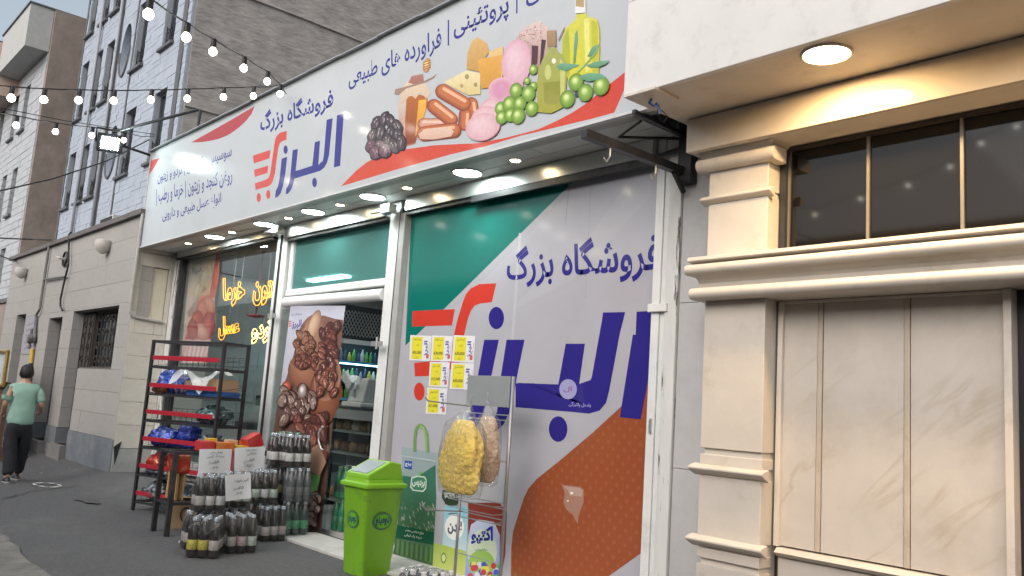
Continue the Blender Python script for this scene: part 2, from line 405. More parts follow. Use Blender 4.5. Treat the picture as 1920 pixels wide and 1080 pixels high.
# ------------------------------------------------------------------ ground
g = MB(); n = 90
xs = [-70]+[-48+i for i in range(0, 30)]+[-18+i*.25 for i in range(0, 64)]+[-2+i for i in range(1, 30)]+[60]
ys = [-60, -40, -20, -10]+[-9+i*.5 for i in range(0, 24)]+[3+i*.1 for i in range(0, 20)]+[5, 6, 8, 14, 30, 60]
rn = random.Random(3)
def gz(x, y):
    z = .006*sin(x*1.7+y)+.006*sin(y*2.3-x*.6)
    if x < -9:                              # the road rises to the old house wall in a worn concrete apron
        t = max(0, min(1, (y-3.35)/.85))*max(0, min(1, (-9-x)/2.5)); z += .16*t*t
    return z
vs = [(x, y, gz(x, y)+rn.uniform(-.002, .002)) for y in ys for x in xs]
w = len(xs)
g.idx(vs, [(j*w+i, j*w+i+1, (j+1)*w+i+1, (j+1)*w+i) for j in range(len(ys)-1) for i in range(w-1)])
struct('ground', g, asphalt, smooth=True)
# worn concrete strip across the road and broken lighter patch in the corner of the picture
def sheet(name, px, z, m_, th=.008):
    t = MB(); top = []
    for p in px:
        q = P(*p, Z=0); q.z = gz(q.x, q.y)+z+.004; top.append(q)
    t.prism([p-Vector((0,0,th+.03)) for p in top], (0, 0, th+.03)); return struct(name, t, m_)
sheet('pavement', [(0,1004),(14,1010),(20,1022),(34,1030),(38,1046),(55,1062),(70,1070),(98,1090),(60,1180),(-200,1180),(-200,1000),(-60,990)], .02, mat('worn_concrete', (.17,.165,.15), .95, .35, 5, bump=.8, bscale=35, dirt=(.05,.05,.05), dscale=3))
def crack(name, pts, wd, m_):
    t = MB(); r = random.Random(5); L = []
    for i in range(len(pts)-1):
        a = P(*pts[i], Z=0); b = P(*pts[i+1], Z=0)
        for k in range(7):
            p = a.lerp(b, k/7); p.x += r.uniform(-.02, .02); p.y += r.uniform(-.02, .02); L.append(p)
    d = [(L[min(i+1, len(L)-1)]-L[max(i-1, 0)]).normalized() for i in range(len(L))]
    for i in range(len(L)-1):
        o = []
        for p, dd, s in ((L[i], d[i], 1), (L[i+1], d[i+1], 1), (L[i+1], d[i+1], -1), (L[i], d[i], -1)):
            q = p+Vector((-dd.y, dd.x, 0))*wd*s*(.5+r.random()*.6); q.z = gz(q.x, q.y)+.013; o.append(q)
        t.face(o)
    return struct(name, t, m_)
crack('ground_crack', [(0,938),(70,922),(160,913)], .012, mat('crack_dark', (.04,.04,.04), .95, .3, 9))
# pale scraped ring on the road
t = MB()
c = P(88, 912, Z=0); c.z = gz(c.x, c.y)+.018
for j in range(30):
    a0, a1 = 2*pi*j/30, 2*pi*(j+1)/30; w0 = .05+.045*sin(j*1.3)
    t.face([c+Vector((cos(a)*r_*1.0, sin(a)*r_*.55, 0)) for a, r_ in ((a0,.3),(a1,.3),(a1,.3-w0),(a0,.3-w0))])
struct('road_marking', t, mat('chalk', (.5,.5,.48), .9, .4, 14))
for (x, y, rx, ry) in ((165,942,.3,.1),):
    t = MB(); c = P(x, y, Z=0); c.z = gz(c.x, c.y)+.0145; r = random.Random(int(x))
    t.face([c+Vector((cos(2*pi*j/22)*rx*(1+r.uniform(-.35,.35)), sin(2*pi*j/22)*ry*(1+r.uniform(-.35,.35)), 0)) for j in range(22)])
    struct('road_stain', t, mat('stain', (.066,.066,.068), .8, .3, 10))

# ------------------------------------------------------------------ old house wall on the left
HY = 4.2; HX0, HX1 = -21.6, -13.2; HT = 4.02
house = thing('house', 'low grey stone house with arched-iron window and recessed doors left of the shop', 'house', (HX0, HY, 0))
house['label'] = 'low grey stone house with recessed doors and an iron grille window'
holes = [(-16.2, -13.78, 1.66, 2.63), (-16.2, -15.5, .36, 2.63), (-17.75, -16.86, .34, 2.56), (-20.4, -19.62, .2, 2.72)]
t = MB()
t.box((HX0, 4.86, -.2), (-14.25, 7.0, HT-.12))
build('wall', t, tanplaster, house)
for (x0, x1, z0, z1) in courses(HX0, HX1, .62, HT-.03, .34, 1.6, holes):
    d = random.uniform(0, .003); e = .0018
    stone(house, (x0+e, HY-d, z0+e), (x1-e, HY+.26, z1-e), cladding)
for (x0, x1, z0, z1) in courses(HX0, HX1, -.1, .62, .72, 1.9, holes):
    stone(house, (x0+.003, HY-.02, z0), (x1-.003, HY+.26, z1-.004), bluebase, 'base_slab')
t = MB(); t.box((HX0, HY+.27, -.1), (HX1-.13, HY+.30, HT-.05)); build('backing', t, mat('mortar', (.1,.098,.095), .9), house)
# coping
x = HX0-.1
while x < HX1:
    t = MB(); x2 = min(x+1.6, HX1+.06); t.box((x+.004, HY-.07, HT-.03+random.uniform(0,.008)), (x2-.004, HY+.5, HT+.05)); build('coping', t, coping, house); x = x2
t = MB(); t.box((HX0, HY+.5, HT-.1), (HX1-.12, 7.04, HT)); build('roof', t, coping, house)
# side face towards the shop
for (x0, x1, z0, z1) in courses(HY+.003, 4.74, .5, 3.42, .34, .9, [(4.27, 4.68, 2.42, 3.22)]):
    d = random.uniform(0, .006)
    stone(house, (HX1-.12, x0+.002, z0+.003), (HX1+.008+d, x1-.002, z1-.003), litstone)
t = MB(); t.box((HX1-.12, HY+.003, -.1), (HX1+.02, 4.74, .495)); build('base_slab', t, mat('side_base', (.3,.31,.3), .7, .2, 4, dirt=(.45,.43,.4), dscale=3), house)
t = MB(); t.box((HX1-.1, 4.28, 2.43), (HX1-.02, 4.67, 3.21)); build('recessed_panel', t, mat('cream_board', (.62,.575,.46), .7, .08, 4, dirt=(.4,.36,.28), dscale=3), house)
t = MB(); t.box((HX1-.12, HY+.003, 3.425), (HX1+.01, 4.74, HT-.04)); build('beam', t, litstone, house)
t = MB(); p = [Vector((HX1+.012, 4.20, .52)), Vector((HX1+.012, 4.30, .6)), Vector((HX1+.012, 4.24, .25))]
t.prism(p, (.012, 0, 0)); build('broken_corner', t, iron, house)
# doors and window in their recesses
def curls(mb, x0, x1, z0, z1, y, step, r=.006, seed=1):
    q = random.Random(seed); nx = max(1, int((x1-x0)/step)); nz = max(1, int((z1-z0)/step))
    for i in range(nx):
        for j in range(nz):
            cx = x0+(i+.5)*(x1-x0)/nx; cz = z0+(j+.5)*(z1-z0)/nz; s = 1 if (i+j) % 2 else -1; R = step*.46
            pts = [Vector((cx+s*R*(1-k/13)*cos(k*.62+q.random()*.2), y, cz+R*(1-k/13)*sin(k*.62))) for k in range(11)]
            mb.tube(pts, r, 4)
def bars(mb, x0, x1, z0, z1, y, n_, r=.008):
    for i in range(n_+1):
        x = x0+(x1-x0)*i/n_; mb.tube([(x, y, z0), (x, y, z1)], r, 4)
t = MB(); t.box((-16.2, HY+.262, 1.66), (-13.78, HY+.268, 2.63)); t.box((-16.2, HY+.262, .3), (-15.5, HY+.268, 1.66)); build('dark_pane', t, winpane, house)
gr = MB(); bars(gr, -15.42, -13.82, 1.68, 2.6, HY+.2, 9); curls(gr, -15.42, -13.82, 1.68, 2.6, HY+.2, .2, .009)
gr.box((-15.45, HY+.18, 1.66), (-13.8, HY+.22, 1.69)); gr.box((-15.45, HY+.18, 2.58), (-13.8, HY+.22, 2.615))
build('window_grille', gr, rustiron, house)
t = MB(); t.box((-15.5, HY+.02, 1.64), (-13.8, HY+.24, 1.66)); build('sill', t, coping, house)
d = MB(); d.box((-16.17, HY+.17, .38), (-15.52, HY+.24, 2.6)); door = build('iron_door', d, rustiron, house)
c_ = MB(); curls(c_, -16.12, -15.57, .5, 2.5, HY+.165, .19, .012, 4); bars(c_, -16.12, -15.56, .45, 2.55, HY+.165, 3, .01); build('scrollwork', c_, iron, door)
d = MB(); d.box((-17.72, HY+.19, .35), (-16.88, HY+.25, 2.53)); door = build('wooden_door', d, mat('brown_door', (.045,.034,.027), .5, .3, 8, stretch=(6,6,1)), house)
h_ = MB(); h_.tube([(-16.98, HY+.16, 1.72), (-16.98, HY+.13, 1.74), (-16.98, HY+.13, 2.0), (-16.98, HY+.16, 2.02)], .02, 6); build('handle', h_, mat('pale_handle', (.6,.6,.58), .4), door)
d = MB(); d.box((-20.37, HY+.2, .2), (-19.64, HY+.25, 2.7)); build('grey_door', d, mat('grey_door', (.1,.105,.11), .5, .2, 8), house)
for (x0, x1, z) in ((-16.25, -15.46, .36), (-17.85, -16.8, .34), (-20.5, -19.5, .2)):
    t = MB(); t.box((x0, HY-.12, -.05), (x1, HY+.262, z-.004)); build('threshold', t, concrete, house)
t = MB()
rb = random.Random(9)
for k in range(16):
    x = rb.uniform(-16.6, -13.1); y = rb.uniform(3.55, 4.15); s = rb.uniform(.01, .03)
    t.lathe([(s*.3, 0), (s, s*.25), (s*.8, s*.6), (s*.2, s*.75)], 6, (x, y, gz(x, y)-.01), sx=rb.uniform(.8,1.6))
tag(build('rubble', t, concrete, smooth=False), kind='stuff')

# things fixed to the house
def onwall(x, y, d=0): q = P(x, y, Y=HY); q.y -= d; return q
def pipe(pxs, r, d): return [onwall(x, y, d) for x, y in pxs]
t = thing('gas_pipe', 'grey gas pipe with regulator and yellow riser between two recessed doors', 'pipe', onwall(62, 720))
b = MB(); b.tube(pipe([(98,458),(88,525),(80,580),(73,592),(70,640)], .03, .05), .025, 8); build('riser', b, mat('grey_pipe', (.16,.16,.155), .5, .3, 12), t, smooth=True, auto=True)
b = MB(); b.tube(pipe([(88,525),(128,519)], .03, .05), .02, 8); build('branch', b, MATS['grey_pipe'], t, smooth=True, auto=True)
b = MB(); c = onwall(68, 636, .1)
b.lathe([(.03,-.06),(.09,-.05),(.1,0),(.09,.05),(.03,.06)], 14, c, Matrix.Rotation(pi/2, 4, 'X')); b.tube([c+Vector((-.15,0,.02)), c+Vector((.15,0,.02))], .025, 8); b.tube([c+Vector((0,0,.2)), c+Vector((0,0,-.2))], .025, 8)
build('regulator', b, MATS['grey_pipe'], t, smooth=True, auto=True)
b = MB(); b.tube(pipe([(66,655),(63,682)], .03, .05), .035, 8); build('yellow_riser', b, mat('yellow_paint', (.6,.4,.06), .5, .2, 10), t, smooth=True, auto=True)
b = MB(); b.tube(pipe([(63,682),(57,760),(54,800)], .03, .05), .037, 8); build('black_riser', b, iron, t, smooth=True, auto=True)
b = MB(); b.tube(pipe([(140,437),(136,440),(135,497),(127,530),(120,562),(120,575),(124,583)], .03, .06), .017, 6)
solo('hanging_cable', b, iron, 'loose black cable hanging down the grey stone wall', 'cable')
b = MB(); b.tube([Vector((HX1+.04, HY-.03, 4.0)), Vector((HX1+.04, HY-.03, 2.5)), Vector((HX1+.04, HY+.02, 2.44)), Vector((HX1+.04, 4.68, 2.4))], .024, 8)
k_ = MB()
solo('corner_pipe', b, mat('pale_pipe', (.42,.41,.39), .5, .3, 10, dirt=(.15,.13,.1), dscale=5), 'thin pale pipe bent round the house corner beside the shop sign', 'pipe', smooth=True, auto=True)
def sconce(x, y, label):
    q = onwall(x, y, 0); t = thing('wall_lamp', label, 'lamp', q, group='wall lamps on the grey house', world=False)
    b = MB(); b.lathe([(.0,0),(.075,.0),(.08,.03),(.06,.04)], 14, (0,0,0), Matrix.Rotation(pi/2, 4, 'X')); build('mount', b, mat('stone_lamp', (.5,.48,.45), .6, .1, 9), t, smooth=True, auto=True)
    b = MB(); b.lathe([(.03,-.13),(.1,-.07),(.13,.03),(.12,.09),(.1,.1)], 14, (0,-.1,0)); build('shade', b, MATS['stone_lamp'], t, smooth=True, auto=True)
sconce(205, 463, 'pale bowl wall lamp high on the house near the shop sign')
sconce(50, 512, 'brownish bowl wall lamp near the far end of the grey house')
q = onwall(125, 486, 0); t = thing('lamp_mount', 'broken round lamp mount with stub between pipe and hanging cable', 'lamp mount', q, world=False)
b = MB(); b.tube([(.13*cos(k*pi/8), -.03, .13*sin(k*pi/8)) for k in range(16)], .02, 6, closed=True); build('ring', b, iron, t)
b = MB(); b.tube([(0,0,0), (0,-.12,0), (-.12,-.14,.03)], .022, 6); build('stub', b, MATS['stone_lamp'], t)
q = onwall(200, 407, 0); t = thing('junction_box', 'pale grey cable box lying along the house coping', 'box', Vector((q.x, HY+.1, HT+.05)), world=False)
b = MB(); b.box((-.32,-.1,0), (.32,.1,.13)); build('box', b, mat('pale_plastic', (.5,.52,.53), .5), t, bevel=.01)
b = MB(); b.box((-.3,-.11,.05), (.3,-.1,.1)); build('lid_seam', b, iron, t)
# notice on the wall
pr = Print(lambda x, y: onwall(x, y, .012)); pr.poly([(50,596),(72,592),(66,664),(41,664)], (.33,.33,.36))
for k in range(5):
    pr.text(random.Random(k).choice(['اطلاعیه', 'فروش', 'تلفن', 'آدرس']), [(53-k*1.5,604+k*11),(66-k,602+k*11),(65-k,609+k*11),(52-k*1.5,611+k*11)], (.05,.05,.07))
o = solo('wall_notice', pr.mb, paper, 'grey paper notice with dark handwriting beside the far recessed door', 'notice')
# gilded frame leaning at the left edge
t = thing('picture_frame', 'gilded picture frame leaning on the wall at the far left', 'frame', (-16.6, 3.35, 0), world=True)
F = [P(-30, 655, Y=3.35), P(15, 660, Y=3.35), P(6, 722, Y=3.35), P(-40, 725, Y=3.35)]
c = sum(F, Vector())/4; gold = mat('gilt', (.5,.34,.1), .35, .3, 20, metal=.6)
fr = MB()
for i in range(4): fr.tube([F[i], F[(i+1) % 4]], .035, 6)
build('gilt_frame', fr, gold, t)
b = MB(); b.face([p+Vector((0,.02,0)) for p in F]); build('picture', b, mat('pale_picture', (.55,.6,.62), .3, .4, 4), t)
b = MB(); b.box((F[3].x, 3.4, 0), (F[2].x, 3.46, F[2].z+.05)); b.box((F[3].x, 3.46, 0), (F[2].x, 3.9, .1)); build('easel', b, mat('brown_wood', (.12,.07,.04), .6, .3, 9), t)

# ------------------------------------------------------------------ grey stone apartment block behind the house
SK = 1.55; SY = 4.55*SK
sx = lambda X: X*SK
sz = lambda z: (z-1.45)*SK+1.45
BX0, BX1, BT = sx(-19.72), sx(-13.27), 17.5
blk = thing('apartment_block', 'grey stone apartment block with narrow windows and rough brown side wall', 'building', (BX0, SY, 0))
W = []
for (a, bq) in ((-14.5, -13.95), (-15.98, -15.42)):
    W += [(a, bq, 5.1, 6.32), (a, bq, 7.12, 8.4), (a, bq, 9.1, 10.3)]
for (a, bq) in ((-17.8, -17.32), (-18.52, -18.07), (-19.48, -19.0)):
    W += [(a, bq, 4.97, 6.15), (a, bq, 6.9, 8.15), (a, bq, 8.8, 10.0)]
WR = [(sx(a), sx(bq), sz(c), sz(d)) for a, bq, c, d in W]
OVS = [(sx(-16.55), sz(zc), .27*SK, h*SK) for zc, h in ((5.7, .5), (7.7, .52), (9.6, .5))]
OV = [(X-a-.1, X+a+.1, Z-b-.1, Z+b+.1) for X, Z, a, b in OVS]
cl = MB(); rn = random.Random(4)
for (x0, x1, z0, z1) in courses(BX0, BX1, 3.6, BT, .145, .62, WR+OV, .2):
    d = rn.uniform(0, .012); cl.box((x0+.003, SY-d, z0+.005), (x1-.003, SY+.1, z1-.001))
tag(build('stone_cladding', cl, greystone, blk), kind='stuff')
t = MB(); t.box((BX0+.02, SY+.3, 0), (BX1-.32, SY+9, BT)); build('core', t, tanplaster, blk)
t = MB()
for r in [q for q in courses(BX0, BX1, 0, BT, BT, 90, WR+OV, 0)]: t.box((r[0], SY+.03, r[2]), (r[1], SY+.298, r[3]))
build('wall', t, mat('joint_pale', (.31,.335,.37), .8, .1), blk)
t = MB(); t.box((BX1-.3, SY+.1, 0), (BX1+.02, SY+9, BT)); build('side_wall', t, plaster, blk)
for z_ in (8.3, 11.6):
    t = MB(); t.tube([(BX1+.03, SY+.1, z_), (BX1+.035, SY+3, z_+.03), (BX1+.03, SY+9, z_-.02)], .05, 5); build('plaster_seam', t, plaster, blk)
def block_window(parent, x0, x1, z0, z1, y, arch=False, grille=True):
    f = MB(); w_ = .06
    for a, b_ in (((x0, y+.14, z0), (x0+w_, y+.2, z1)), ((x1-w_, y+.14, z0), (x1, y+.2, z1)), ((x0+w_, y+.14, z0), (x1-w_, y+.2, z0+w_)), ((x0+w_, y+.14, z1-w_), (x1-w_, y+.2, z1))): f.box(a, b_)
    f.box(((x0+x1)/2-.025, y+.145, z0+w_), ((x0+x1)/2+.025, y+.195, z1-w_))
    w = build('window', f, mat('window_frame', (.09,.1,.11), .5), parent)
    p = MB(); p.box((x0+w_, y+.172, z0+w_), (x1-w_, y+.178, z1-w_)); build('pane', p, winpane, w)
    s = MB(); s.box((x0-.12, y-.1, z0-.08), (x1+.06, y+.14, z0-.005)); build('sill', s, darkstone, w)
    if grille:
        g_ = MB(); curls(g_, x0, x1, z0+.02, z0+(z1-z0)*.32, y+.06, .22, .014, 2); bars(g_, x0+.03, x1-.03, z0, z0+(z1-z0)*.33, y+.07, 3, .012); build('grille', g_, iron, w)
for r in WR: block_window(blk, *r, SY)
for (X0, Z0, rx, rz) in OVS:     # oval stair windows sunk in the wall
    N = 32; rg = MB(); el = [(X0+cos(2*pi*k/N)*rx, Z0+sin(2*pi*k/N)*rz) for k in range(N)]
    def sq(k):
        c_, s_ = cos(2*pi*k/N), sin(2*pi*k/N); m__ = max(abs(c_), abs(s_)); return (X0+c_/m__*(rx+.099), Z0+s_/m__*(rz+.099))
    for k in range(N):
        k2 = (k+1) % N; a_, b_ = el[k], el[k2]; c_, d_ = sq(k2), sq(k)
        rg.face([(a_[0],SY-.004,a_[1]), (b_[0],SY-.004,b_[1]), (c_[0],SY-.004,c_[1]), (d_[0],SY-.004,d_[1])])
        rg.face([(a_[0],SY-.004,a_[1]), (b_[0],SY-.004,b_[1]), (b_[0],SY+.25,b_[1]), (a_[0],SY+.25,a_[1])])
    o = build('oval_window', rg, greystone, blk)
    p = MB(); p.prism([(x_, SY+.2, z_) for x_, z_ in el], (0, .02, 0)); build('pane', p, winpane, o)
    p = MB(); p.box((X0-.02, SY+.16, Z0-rz), (X0+.02, SY+.19, Z0+rz)); p.box((X0-rx, SY+.161, Z0-.02), (X0+rx, SY+.189, Z0+.02)); build('glazing_bar', p, darkstone, o)
    p = MB(); p.tube([(X0+cos(pi+pi*k/14)*(rx+.03), SY-.02, Z0+sin(pi+pi*k/14)*(rz+.03)) for k in range(15)], .035, 5); build('sill', p, darkstone, o)
for (a, b_) in ((-13.6, -13.42), (-16.08, -16.02), (-17.05, -16.93), (-19.68, -19.58)):
    t = MB(); t.box((sx(a), SY-.03, 3.6), (sx(b_), SY-.014, BT)); build('dark_band', t, darkstone, blk)
for a in (-16.98, -18.3):
    t = MB(); t.tube([(sx(a), SY-.09, 3.6), (sx(a), SY-.09, BT-3)], .05, 6); build('downpipe', t, mat('grey_downpipe', (.3,.32,.35), .5), blk, smooth=True)

# ------------------------------------------------------------------ farther building
FX, FY, FT = -32.6, 6.45, 14.35
far = thing('far_building', 'brown sided building with jutting parapet beyond the grey stone block', 'building', (FX, FY, 0))
t = MB(); t.box((FX-17, FY+.25, 0), (FX-.01, FY+9, FT-1.0)); build('core', t, tanplaster, far)
t = MB(); t.box((FX-.01, FY+.02, 0), (FX+.15, FY+9, FT)); build('side_wall', t, mat('brown_plaster', (.28,.24,.21), .95, .25, 1.5, bump=.6, bscale=6), far)
FW = []
for i, x in enumerate((-34.6, -36.3, -38.6, -40.6, -42.6, -44.6)):
    for z in (4.2, 7.2, 10.4): FW.append((x-.75, x, z, z+1.75))
cl = MB()
for (x0, x1, z0, z1) in courses(FX-11.9, FX, 0.3, FT-1.5, .26, 1.0, FW, .2):
    d = rn.uniform(0, .012); cl.box((x0+.008, FY-d, z0+.012), (x1-.008, FY+.12, z1-.004))
tag(build('stone_cladding', cl, mat('far_stone', (.40,.425,.45), .7, .15, 2.5, bump=.1), far), kind='stuff')
t = MB()
for r in courses(FX-12, FX-.02, 0, FT-1.5, FT, 90, FW, 0): t.box((r[0], FY+.12, r[2]), (r[1], FY+.248, r[3]))
build('wall', t, mat('joint_grey', (.26,.275,.3)), far)
for r in FW: block_window(far, *r, FY, grille=r[2] < 7)
t = MB(); t.box((FX-4.2, FY-.75, FT-1.55), (FX+.02, FY+.0, FT)); t.box((FX-4.2, FY+.0, FT-1.5), (FX-.01, FY+3, FT-.02)); build('parapet', t, mat('pale_parapet', (.42,.43,.42), .7, .1), far)
t = MB(); t.box((FX-11.8, FY-.9, FT-2.3), (FX-4.21, FY+.0, FT-.25)); t.box((FX-11.8, FY, FT-1.5), (FX-4.21, FY+3, FT-.27)); build('parapet', t, mat('pink_parapet', (.5,.38,.32), .7, .1), far)
t = MB(); t.box((FX-4.25, FY-.8, FT+.001), (FX+.06, FY+3, FT+.06)); t.box((FX-11.85, FY-.95, FT-.24), (FX-4.26, FY+3, FT-.18)); build('roof_edge', t, darkstone, far)
# corner of one more wall and a cooler on the lane behind the house
t = thing('lane_wall', 'low tan plaster wall at the far end of the lane', 'wall', (-27, 4.6, 0))
b = MB(); b.box((-31.5, 4.6, 0), (-21.65, 4.8, 3.2)); build('wall', b, tanplaster, t)
b = MB(); b.box((-31.5, 4.55, 3.2), (-21.65, 4.85, 3.3)); build('coping', b, coping, t)
# the row across the street, seen only in reflections
opp = thing('opposite_building', 'plain brick apartment block standing across the street from the shop', 'building', (-10, -7, 0))
t = MB(); t.box((-42, -12, 0), (14, -7, 5.4)); build('wall', t, mat('brown_brick', (.17,.15,.13), .9, .2, 2), opp)
for x in range(-40, 12, 4):
    for z in (1.0, 3.4):
        t = MB(); t.box((x, -6.995, z), (x+1.6, -6.95, z+1.6)); build('window', t, winpane, opp)
# ------------------------------------------------------------------ the shop
DY = 4.8                       # plane of the shop front
SHX0, SHX1 = -13.2, -3.7
shop = thing('shop', 'grocery shop with white metal front, glass door and printed windows', 'shop', (-8.5, DY, 0))
# body: floor, back room, roof
t = MB(); t.box((-14.1, DY+.1, -.1), (-3.8, 9.2, .04)); build('floor', t, mat('shop_floor', (.45,.44,.42), .3, .1, 3), shop)
t = MB(); t.box((-14.1, 9.2, .0), (-3.8, 9.3, 3.4)); t.box((-3.78, DY+.16, .04), (-3.72, 9.2, 3.4)); t.box((-14.2, DY+.06, -.1), (-14.02, 9.2, 3.4)); build('inner_wall', t, mat('inner_wall', (.55,.56,.55), .5, .1, 2), shop)
t = MB(); t.box((-14.2, DY+.07, 3.5), (-3.75, 9.3, 4.2)); t.box((-14.2, DY+.3, 3.4), (-3.75, 9.3, 3.499)); build('roof', t, mat('roof_board', (.42,.43,.42), .8), shop)
t = MB(); t.box((-13.2, 4.36, 4.0), (-3.75, DY+.02, 4.8)); build('parapet', t, plaster, shop)
for (a, b_, z0, z1) in courses(DY+.07, 9.18, .05, 3.39, .3, .6, (), 0):
    stone(shop, (-14.02, a+.004, z0+.004), (-14.0+random.uniform(0,.003), b_-.004, z1-.004), mat('wall_tile', (.5,.54,.52), .25, .08, 3, rnd=.05), 'wall_tile')
# soffit panels
x = SHX0+.01; k = 0
t = MB(); t.box((SHX0, 4.21, 3.515), (-3.66, 4.8, 3.53)); build('soffit_backing', t, iron, shop)
while x < -3.7:
    x2 = min(x+.6, -3.68)
    for (a, b) in ((4.33, 4.55), (4.556, 4.79)):
        t = MB(); t.box((x+.004, a, 3.492+random.uniform(-.002,.002)), (x2-.004, b-.006, 3.514)); build('soffit_panel', t, pvc, shop)
    x = x2
t = MB(); t.box((SHX0, 4.235, 3.475), (-3.66, 4.327, 3.51)); build('soffit_trim', t, mat('grey_trim', (.4,.4,.39), .4, .1, 6), shop)
# shutter tracks (lintels), dark rail and posts
for (x0, x1, zb) in ((-13.12, -9.88, 3.40), (-9.5, -7.32, 3.335), (-6.98, -3.84, 3.345)):
    t = MB(); t.box((x0, 4.71, zb), (x1, 4.86, 3.488)); build('lintel', t, alu, shop, bevel=.006)
    t = MB(); t.box((x0, 4.735, zb-.035), (x1, 4.85, zb-.001)); build('shutter_rail', t, blacksteel, shop)
t = MB(); t.box((-5.9, 4.69, 3.28), (-3.84, 4.73, 3.335)); build('steel_rail', t, blacksteel, shop)
def post(x0, x1, z0, z1, y0=4.72, y1=4.9, m_=None, name='post'):
    t = MB(); t.box((x0, y0, z0), (x1, y1, z1)); return build(name, t, m_ or whitepaint, shop, bevel=.006)
post(-13.19, -13.02, 0, 3.48, 4.745, 4.9, chipped)
post(-13.01, -12.94, .03, 3.395, 4.76, 4.86, blacksteel, 'window_frame')
post(-9.84, -9.70, .03, 3.48, 4.775); post(-9.68, -9.55, .03, 3.48, 4.765); post(-9.695, -9.685, .03, 3.4, 4.74, 4.8, blacksteel, 'seal')
post(-7.31, -7.13, .03, 3.48, 4.765); post(-7.125, -7.08, .03, 3.4, 4.75, 4.85, blacksteel, 'seal'); post(-7.075, -6.99, .03, 3.34, 4.73, 4.86, mat('grey_frame', (.35,.35,.34), .4))
post(-3.835, -3.765, 0, 3.48, 4.765); post(-3.762, -3.715, 0, 3.48, 4.775, 4.9, whitepaint); post(-3.71, -3.605, 0, 3.48, 4.755, 4.9, chipped)
for z in (2.2, .05):
    t = MB(); t.box((-3.85, 4.74, z), (-3.68, 4.754, z+.06)); build('hasp', t, whitepaint, shop, bevel=.004)
t = MB(); t.box((-3.80, 4.75, 1.35), (-3.78, 4.764, 1.45)); build('latch', t, alu, shop)
for x, z in ((-7.24, 1.98), (-9.6, 2.35)):
    t = MB(); t.box((x-.06, 4.66, z), (x+.1, 4.695, z+.05)); t.tube([(x+.06, 4.65, z-.03), (x+.06, 4.65, z+.09)], .012, 6); build('latch', t, alu, shop)
for x, y0 in ((-7.2, 3.36), (-9.62, 3.42)):       # sliding bolts at the heads of the posts
    t = MB(); t.box((x-.3, 4.62, y0), (x+.03, 4.66, y0+.035)); t.box((x-.06, 4.6, y0-.03), (x+.1, 4.695, y0+.06)); build('bolt', t, alu, shop, bevel=.004)
# left window
t = MB(); t.box((-12.93, 4.815, .42), (-9.87, 4.823, 3.365)); build('window_pane', t, clear, shop)
t = MB(); t.box((-12.94, 4.76, -.05), (-9.87, 4.9, .42)); build('window_sill', t, mat('sill_stone', (.3,.3,.29), .6, .15, 5), shop)
# transom over the door, roller box
t = MB(); t.box((-9.4, 4.815, 2.7), (-7.315, 4.822, 3.3)); build('transom_pane', t, tealglass, shop)
t = MB(); t.box((-9.5, 4.78, 2.62), (-7.315, 4.86, 2.7)); t.box((-9.5, 4.79, 2.701), (-9.42, 4.85, 3.3)); build('transom_bar', t, whitepaint, shop, bevel=.01)
t = MB(); t.tube([(-9.46, 4.79, 2.545), (-7.33, 4.79, 2.525)], .065, 16); build('roller_box', t, mat('white_roller', (.72,.73,.73), .35, .04), shop, smooth=True, auto=True)
# sliding door with its printed banner
DP = lambda x, y: P(x, y, Y=4.76)
Zd = zoom(3.272, 320, 430); Zc = zoom(2.25, 250, 600)
t = MB(); t.box((-9.5, 4.765, .03), (-8.02, 4.775, 2.46)); door = build('sliding_door', t, glassmat('door_glass', (.88,.93,.92), .05), shop)
pr = Print(lambda x, y: P(x, y, Y=4.76))
lo = Zc
pr.poly(lo((664,-60),(895,-60),(770,910),(540,910)), (.5,.51,.6), (.38,.37,.42))
pr.poly(lo((612,330),(640,260),(668,175),(700,60),(740,10),(800,-20),(850,-5),(886,0),(868,200),(835,500),(790,910),(545,910),(560,700),(590,480)), (.2,.105,.08), (.09,.05,.042))
br = [(.17,.05,.038),(.21,.07,.048),(.11,.036,.03),(.25,.09,.058),(.08,.032,.028)]
rd = random.Random(21)
def heap(n, x0, x1, y0, y1, w, h, cols, hi, sd):
    pts = sorted([(rd.uniform(x0, x1), rd.uniform(y0, y1)) for _ in range(n)], key=lambda p: p[1])
    for k, (x, y) in enumerate(pts): date(pr, *lo((x, y))[0], w*rd.uniform(.8,1.25), h*rd.uniform(.8,1.2), rd.uniform(-.8,.8), rd.choice(cols), (.05,.022,.02), hi, sd+k)
# blurred bowl of nuts with a scoop behind, then the big clay bowl full of dates, figs and dates below
pr.ell(*lo((745,90))[0], 26, 52, (.36,.2,.13), (.2,.105,.08), .25, (.45,.27,.18))
pr.ell(*lo((760,30))[0], 11, 34, (.5,.33,.22), (.25,.13,.09), .3, (.6,.42,.3))
heap(14, 690, 760, 60, 175, 8, 11, [(.26,.12,.075),(.2,.085,.055)], (.42,.26,.19), 10)
pr.ell(*lo((728,215))[0], 33, 36, (.3,.13,.075), (.16,.065,.04), 0, (.38,.18,.11))
pr.ell(*lo((732,182))[0], 32, 14, (.09,.035,.025), (.3,.15,.09), 0, (.07,.03,.022))
heap(16, 695, 775, 150, 195, 7, 9, br, (.4,.25,.2), 40)
heap(22, 800, 868, 20, 170, 8, 12, br, (.45,.28,.24), 70)
pr.ell(*lo((815,310))[0], 30, 62, (.27,.1,.055), (.13,.048,.03), .12, (.34,.15,.09))
pr.ell(*lo((825,245))[0], 25, 44, (.06,.022,.018), (.36,.19,.12), .15, (.05,.02,.016))
heap(26, 790, 860, 130, 330, 7, 11, br, (.6,.45,.4), 110)
